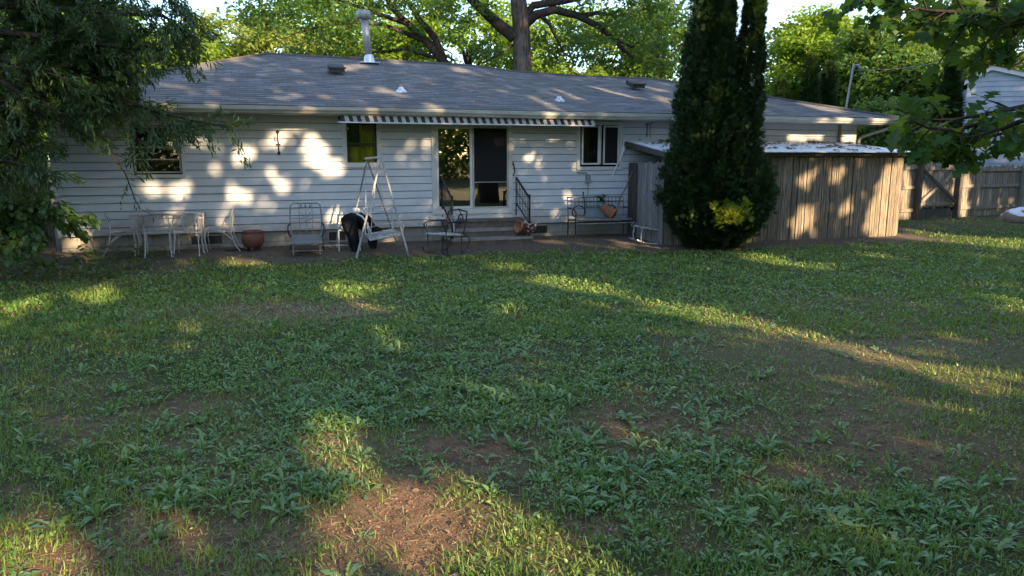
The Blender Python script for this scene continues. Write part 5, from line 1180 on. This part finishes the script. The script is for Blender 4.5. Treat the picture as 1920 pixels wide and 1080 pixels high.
# ================================================================ lawn
def sample(n,y0,y1,side=1.6,p=1.7):
    u=rng.random(n); y=(y0**(1-p)+u*(y1**(1-p)-y0**(1-p)))**(1/(1-p)); hw=.72*y+side; x=rng.uniform(-1,1,n)*hw; return x,y
def shed_block(x,y):
    t=(x-HO[0])*HN[0]+(y-HO[1])*HN[1]; s=(x-HO[0])*HU[0]+(y-HO[1])*HU[1]
    return ((t<.05)&(s<10.4)&(s>-8))|((t<1.75)&(s>3.6)&(s<10.2))
def grass():
    parts=[];dry=[]
    for n,y0,y1,w in ((210000,2.7,8.5,1.0),(190000,7.5,21,1.5)):
        x,y=sample(n,y0,y1,2.0,1.55); b=f_bare(x,y); d=f_dry(x,y); wd=f_weed(x,y); t=fbm(x,y,.16,3); t2=fbm(x+5,y+31,.6,3)
        keep=rng.random(n)<np.clip((1-b*1.02)*(.35+.9*t2)*np.where(t>.45,1,.25)*(1-.5*wd)*np.where(y<7.5,.8,1),0.012,1)
        keep&=~shed_block(x,y); x=x[keep];y=y[keep];d=d[keep]; m=len(x)
        isd=rng.random(m)<np.clip(d*.8+.06,0,.85)
        h=rng.uniform(.028,.07,m)*(.75+.5*fbm(x,y,.5,2))*np.where(y>7,1.05,1)*np.where(isd,.8,1)
        P=np.stack([x,y,gz(x,y)-.004],-1); pit=np.where(isd,rng.uniform(-.05,.7,m),rng.uniform(.35,1.4,m))
        Rm=rotm(rng.uniform(0,2*PI,m),pit,rng.normal(0,.3,m)); dist=np.clip(y/4.5,.8,3.6)
        sc=np.stack([h*1.15,.075*w*dist**.55*np.ones(m),h*1.5],-1)
        for L,k in((parts,~isd),(dry,isd)): L.append(inst(*T_blade,P[k],Rm[k],sc[k]))
    V,F=cat(parts); tag(npmesh('lawn_grass',V,F,'grass'),'thin green lawn grass growing over the whole back yard','grass',kind='stuff')
    n=30000; x,y=sample(n,2.7,14,1.6,1.8); b=f_bare(x,y); k=(rng.random(n)<np.clip(b*.5+.08,0,1))&~shed_block(x,y); x=x[k];y=y[k]; m=len(x); s=rng.uniform(.03,.09,m)
    dry.append(inst(*T_blade,np.stack([x,y,gz(x,y)+rng.uniform(.001,.012,m)],-1),rotm(rng.uniform(0,6.3,m),rng.normal(0,.12,m),rng.normal(0,.3,m)),np.stack([s,.03+0*s,s],-1)))
    V,F=cat(dry); tag(npmesh('dry_grass',V,F,'dry'),'dry tan grass blades mixed through the worn lawn','dry grass',kind='stuff')
def weeds():
    n=19000; x,y=sample(n,2.7,14.5,1.8,1.35); w=f_weed(x,y); b=f_bare(x,y)
    keep=(rng.random(n)<w*(1-.75*b)*(1-.8*f_dry(x,y))*.85)&~shed_block(x,y); x=x[keep];y=y[keep]; m=len(x)
    big=.03+.075*rng.random(m)**1.6*np.where(y>7.5,.9,1.0)*(.6+.8*fbm(x,y,.9,2)); L=[]
    z=gz(x,y); dand=rng.random(m)<.4
    for j in range(9):
        k=rng.random(m)<(.9 if j<6 else .5); c=k.sum(); yaw=j*2.399+rng.uniform(-.4,.4,c)
        P=np.stack([x[k]+.008*np.cos(yaw),y[k]+.008*np.sin(yaw),z[k]],-1)
        pit=np.where(j<4,rng.uniform(.05,.45,c),rng.uniform(.4,1.0,c)); s=big[k]*rng.uniform(.6,1.15,c)
        Rm=rotm(yaw,pit,rng.normal(0,.25,c)); sc=np.stack([s,s*rng.uniform(.75,1.25,c),s],-1); kd=dand[k]
        L.append(inst(*T_weed,P[~kd],Rm[~kd],sc[~kd])); L.append(inst(*T_weed2,P[kd],Rm[kd],sc[kd]*1.15))
    V,F=cat(L); tag(npmesh('broadleaf_weeds',V,F,'weed'),'blue green broadleaf weeds in rosettes through the worn lawn','weeds',kind='stuff')
def clover():
    n=170000; x,y=sample(n,2.7,17,1.9,1.3); b=f_bare(x,y); w=f_weed(x,y); t=fbm(x+3,y+8,.45,3)
    keep=(rng.random(n)<np.clip((.25+.75*w+.4*(y>8.5))*(t>np.where(y>8.5,.36,.44))*(1-b)*(1-.9*f_dry(x,y))*.85,0.015,1))&~shed_block(x,y); x=x[keep];y=y[keep]; m=len(x); d=np.clip(y/4.5,.8,3)**.5
    P=np.stack([x,y,gz(x,y)+rng.uniform(.008,.04,m)],-1); s=rng.uniform(.014,.032,m)*d*np.where(y>8.5,1.25,1)
    V,F=inst(*T_oval,P,rotm(rng.uniform(0,6.3,m),rng.normal(.25,.4,m),rng.normal(0,.4,m)),s)
    tag(npmesh('small_ground_leaves',V,F,'clover'),'small round leaves of creeping weeds between the grass blades','ground cover',kind='stuff')
    n=26000; x,y=sample(n,2.7,12,1.5,1.9); b=f_bare(x,y); keep=rng.random(n)<b; x=x[keep];y=y[keep];m=len(x)
    cv=[(1,0,0),(0,1,0),(-1,0,0),(0,-1,0),(0,0,1),(0,0,-.6)]; cf=[(0,1,4),(1,2,4),(2,3,4),(3,0,4),(1,0,5),(2,1,5),(3,2,5),(0,3,5)]
    P=np.stack([x,y,gz(x,y)],-1); s=rng.uniform(.002,.011,m)[:,None]*rng.uniform(.6,1.3,(m,3))
    V,F=inst(cv,cf,P,rotm(rng.uniform(0,6.3,m),rng.normal(0,.4,m),rng.normal(0,.4,m)),s); tag(npmesh('soil_crumbs',V,F,'crumb'),'small clods and pebbles on the bare soil patches','soil crumbs',kind='stuff')
clover()
def litter():
    n=26000; x,y=sample(n,2.7,17,2.0,1.2); b=f_bare(x,y); t=(x-HO[0])*HN[0]+(y-HO[1])*HN[1]
    keep=(rng.random(n)<.02+.42*b*np.where(t<2.6,1.0,.28))&~shed_block(x,y); x=x[keep];y=y[keep];m=len(x)
    P=np.stack([x,y,gz(x,y)+rng.uniform(.002,.014,m)],-1); s=rng.uniform(.015,.05,m)
    V,F=inst(*T_oval,P,rotm(rng.uniform(0,6.3,m),rng.normal(0,.25,m),rng.normal(0,.5,m)),s)
    tag(npmesh('leaf_litter',V,F,'litter'),'brown dead leaves and crumbs scattered on the bare dirt','dead leaves',kind='stuff')
grass(); weeds(); litter()
# ================================================================ light, sky, camera
def light():
    w=bpy.data.worlds.new('World'); SC.world=w; w.use_nodes=True; nt=w.node_tree; nt.nodes.clear()
    out=nt.nodes.new('ShaderNodeOutputWorld'); bg=nt.nodes.new('ShaderNodeBackground'); sky=nt.nodes.new('ShaderNodeTexSky')
    sky.sky_type='NISHITA'; sky.sun_disc=False; sky.sun_elevation=SUN_EL; sky.sun_rotation=math.atan2(SS[0],SS[1]); sky.air_density=1.0; sky.dust_density=.8; sky.ozone_density=2.2
    tc=nt.nodes.new('ShaderNodeTexCoord'); mp=nt.nodes.new('ShaderNodeMapping'); mp.inputs['Scale'].default_value=(1.2,1.2,3.2); mp.inputs['Location'].default_value=(.4,.1,.35)
    nt.links.new(tc.outputs['Generated'],mp.inputs[0]); n=nt.nodes.new('ShaderNodeTexNoise'); n.inputs['Scale'].default_value=2.2; n.inputs['Detail'].default_value=7; n.inputs['Roughness'].default_value=.55
    nt.links.new(mp.outputs[0],n.inputs['Vector']); f=ramp(nt,n.outputs['Fac'],[(.52,(0,0,0)),(.72,(.7,.7,.7))])
    c=mixc(nt,f,sky.outputs[0],(6.2,6.7,7.6)); nt.links.new(c,bg.inputs[0]); bg.inputs[1].default_value=SKY
    nt.links.new(bg.outputs[0],out.inputs[0])
    l=bpy.data.lights.new('sun','SUN'); l.energy=SUN; l.angle=R(.5); l.color=(1.0,.72,.43); o=bpy.data.objects.new('sun',l); COL.objects.link(o); o.location=(20,-30,20); o.rotation_euler=Vector(SS).to_track_quat('Z','Y').to_euler()
SKY=.15; SUN=4.9
light()
cam=bpy.data.cameras.new('camera'); cam.sensor_fit='HORIZONTAL'; cam.sensor_width=36; cam.lens=36*FPX/1920; cam.clip_start=.05; cam.clip_end=2000
co=bpy.data.objects.new('camera',cam); COL.objects.link(co); co.location=(0,0,CAMH); co.rotation_euler=(PI/2-PITCH,0,0); SC.camera=co
SC.view_settings.view_transform='Standard'; SC.view_settings.look='None'; SC.view_settings.exposure=1.55; SC.view_settings.gamma=1
SC.render.engine='CYCLES'; SC.cycles.use_denoising=True; SC.cycles.max_bounces=8; SC.cycles.diffuse_bounces=4; SC.cycles.transmission_bounces=4; SC.cycles.transparent_max_bounces=8
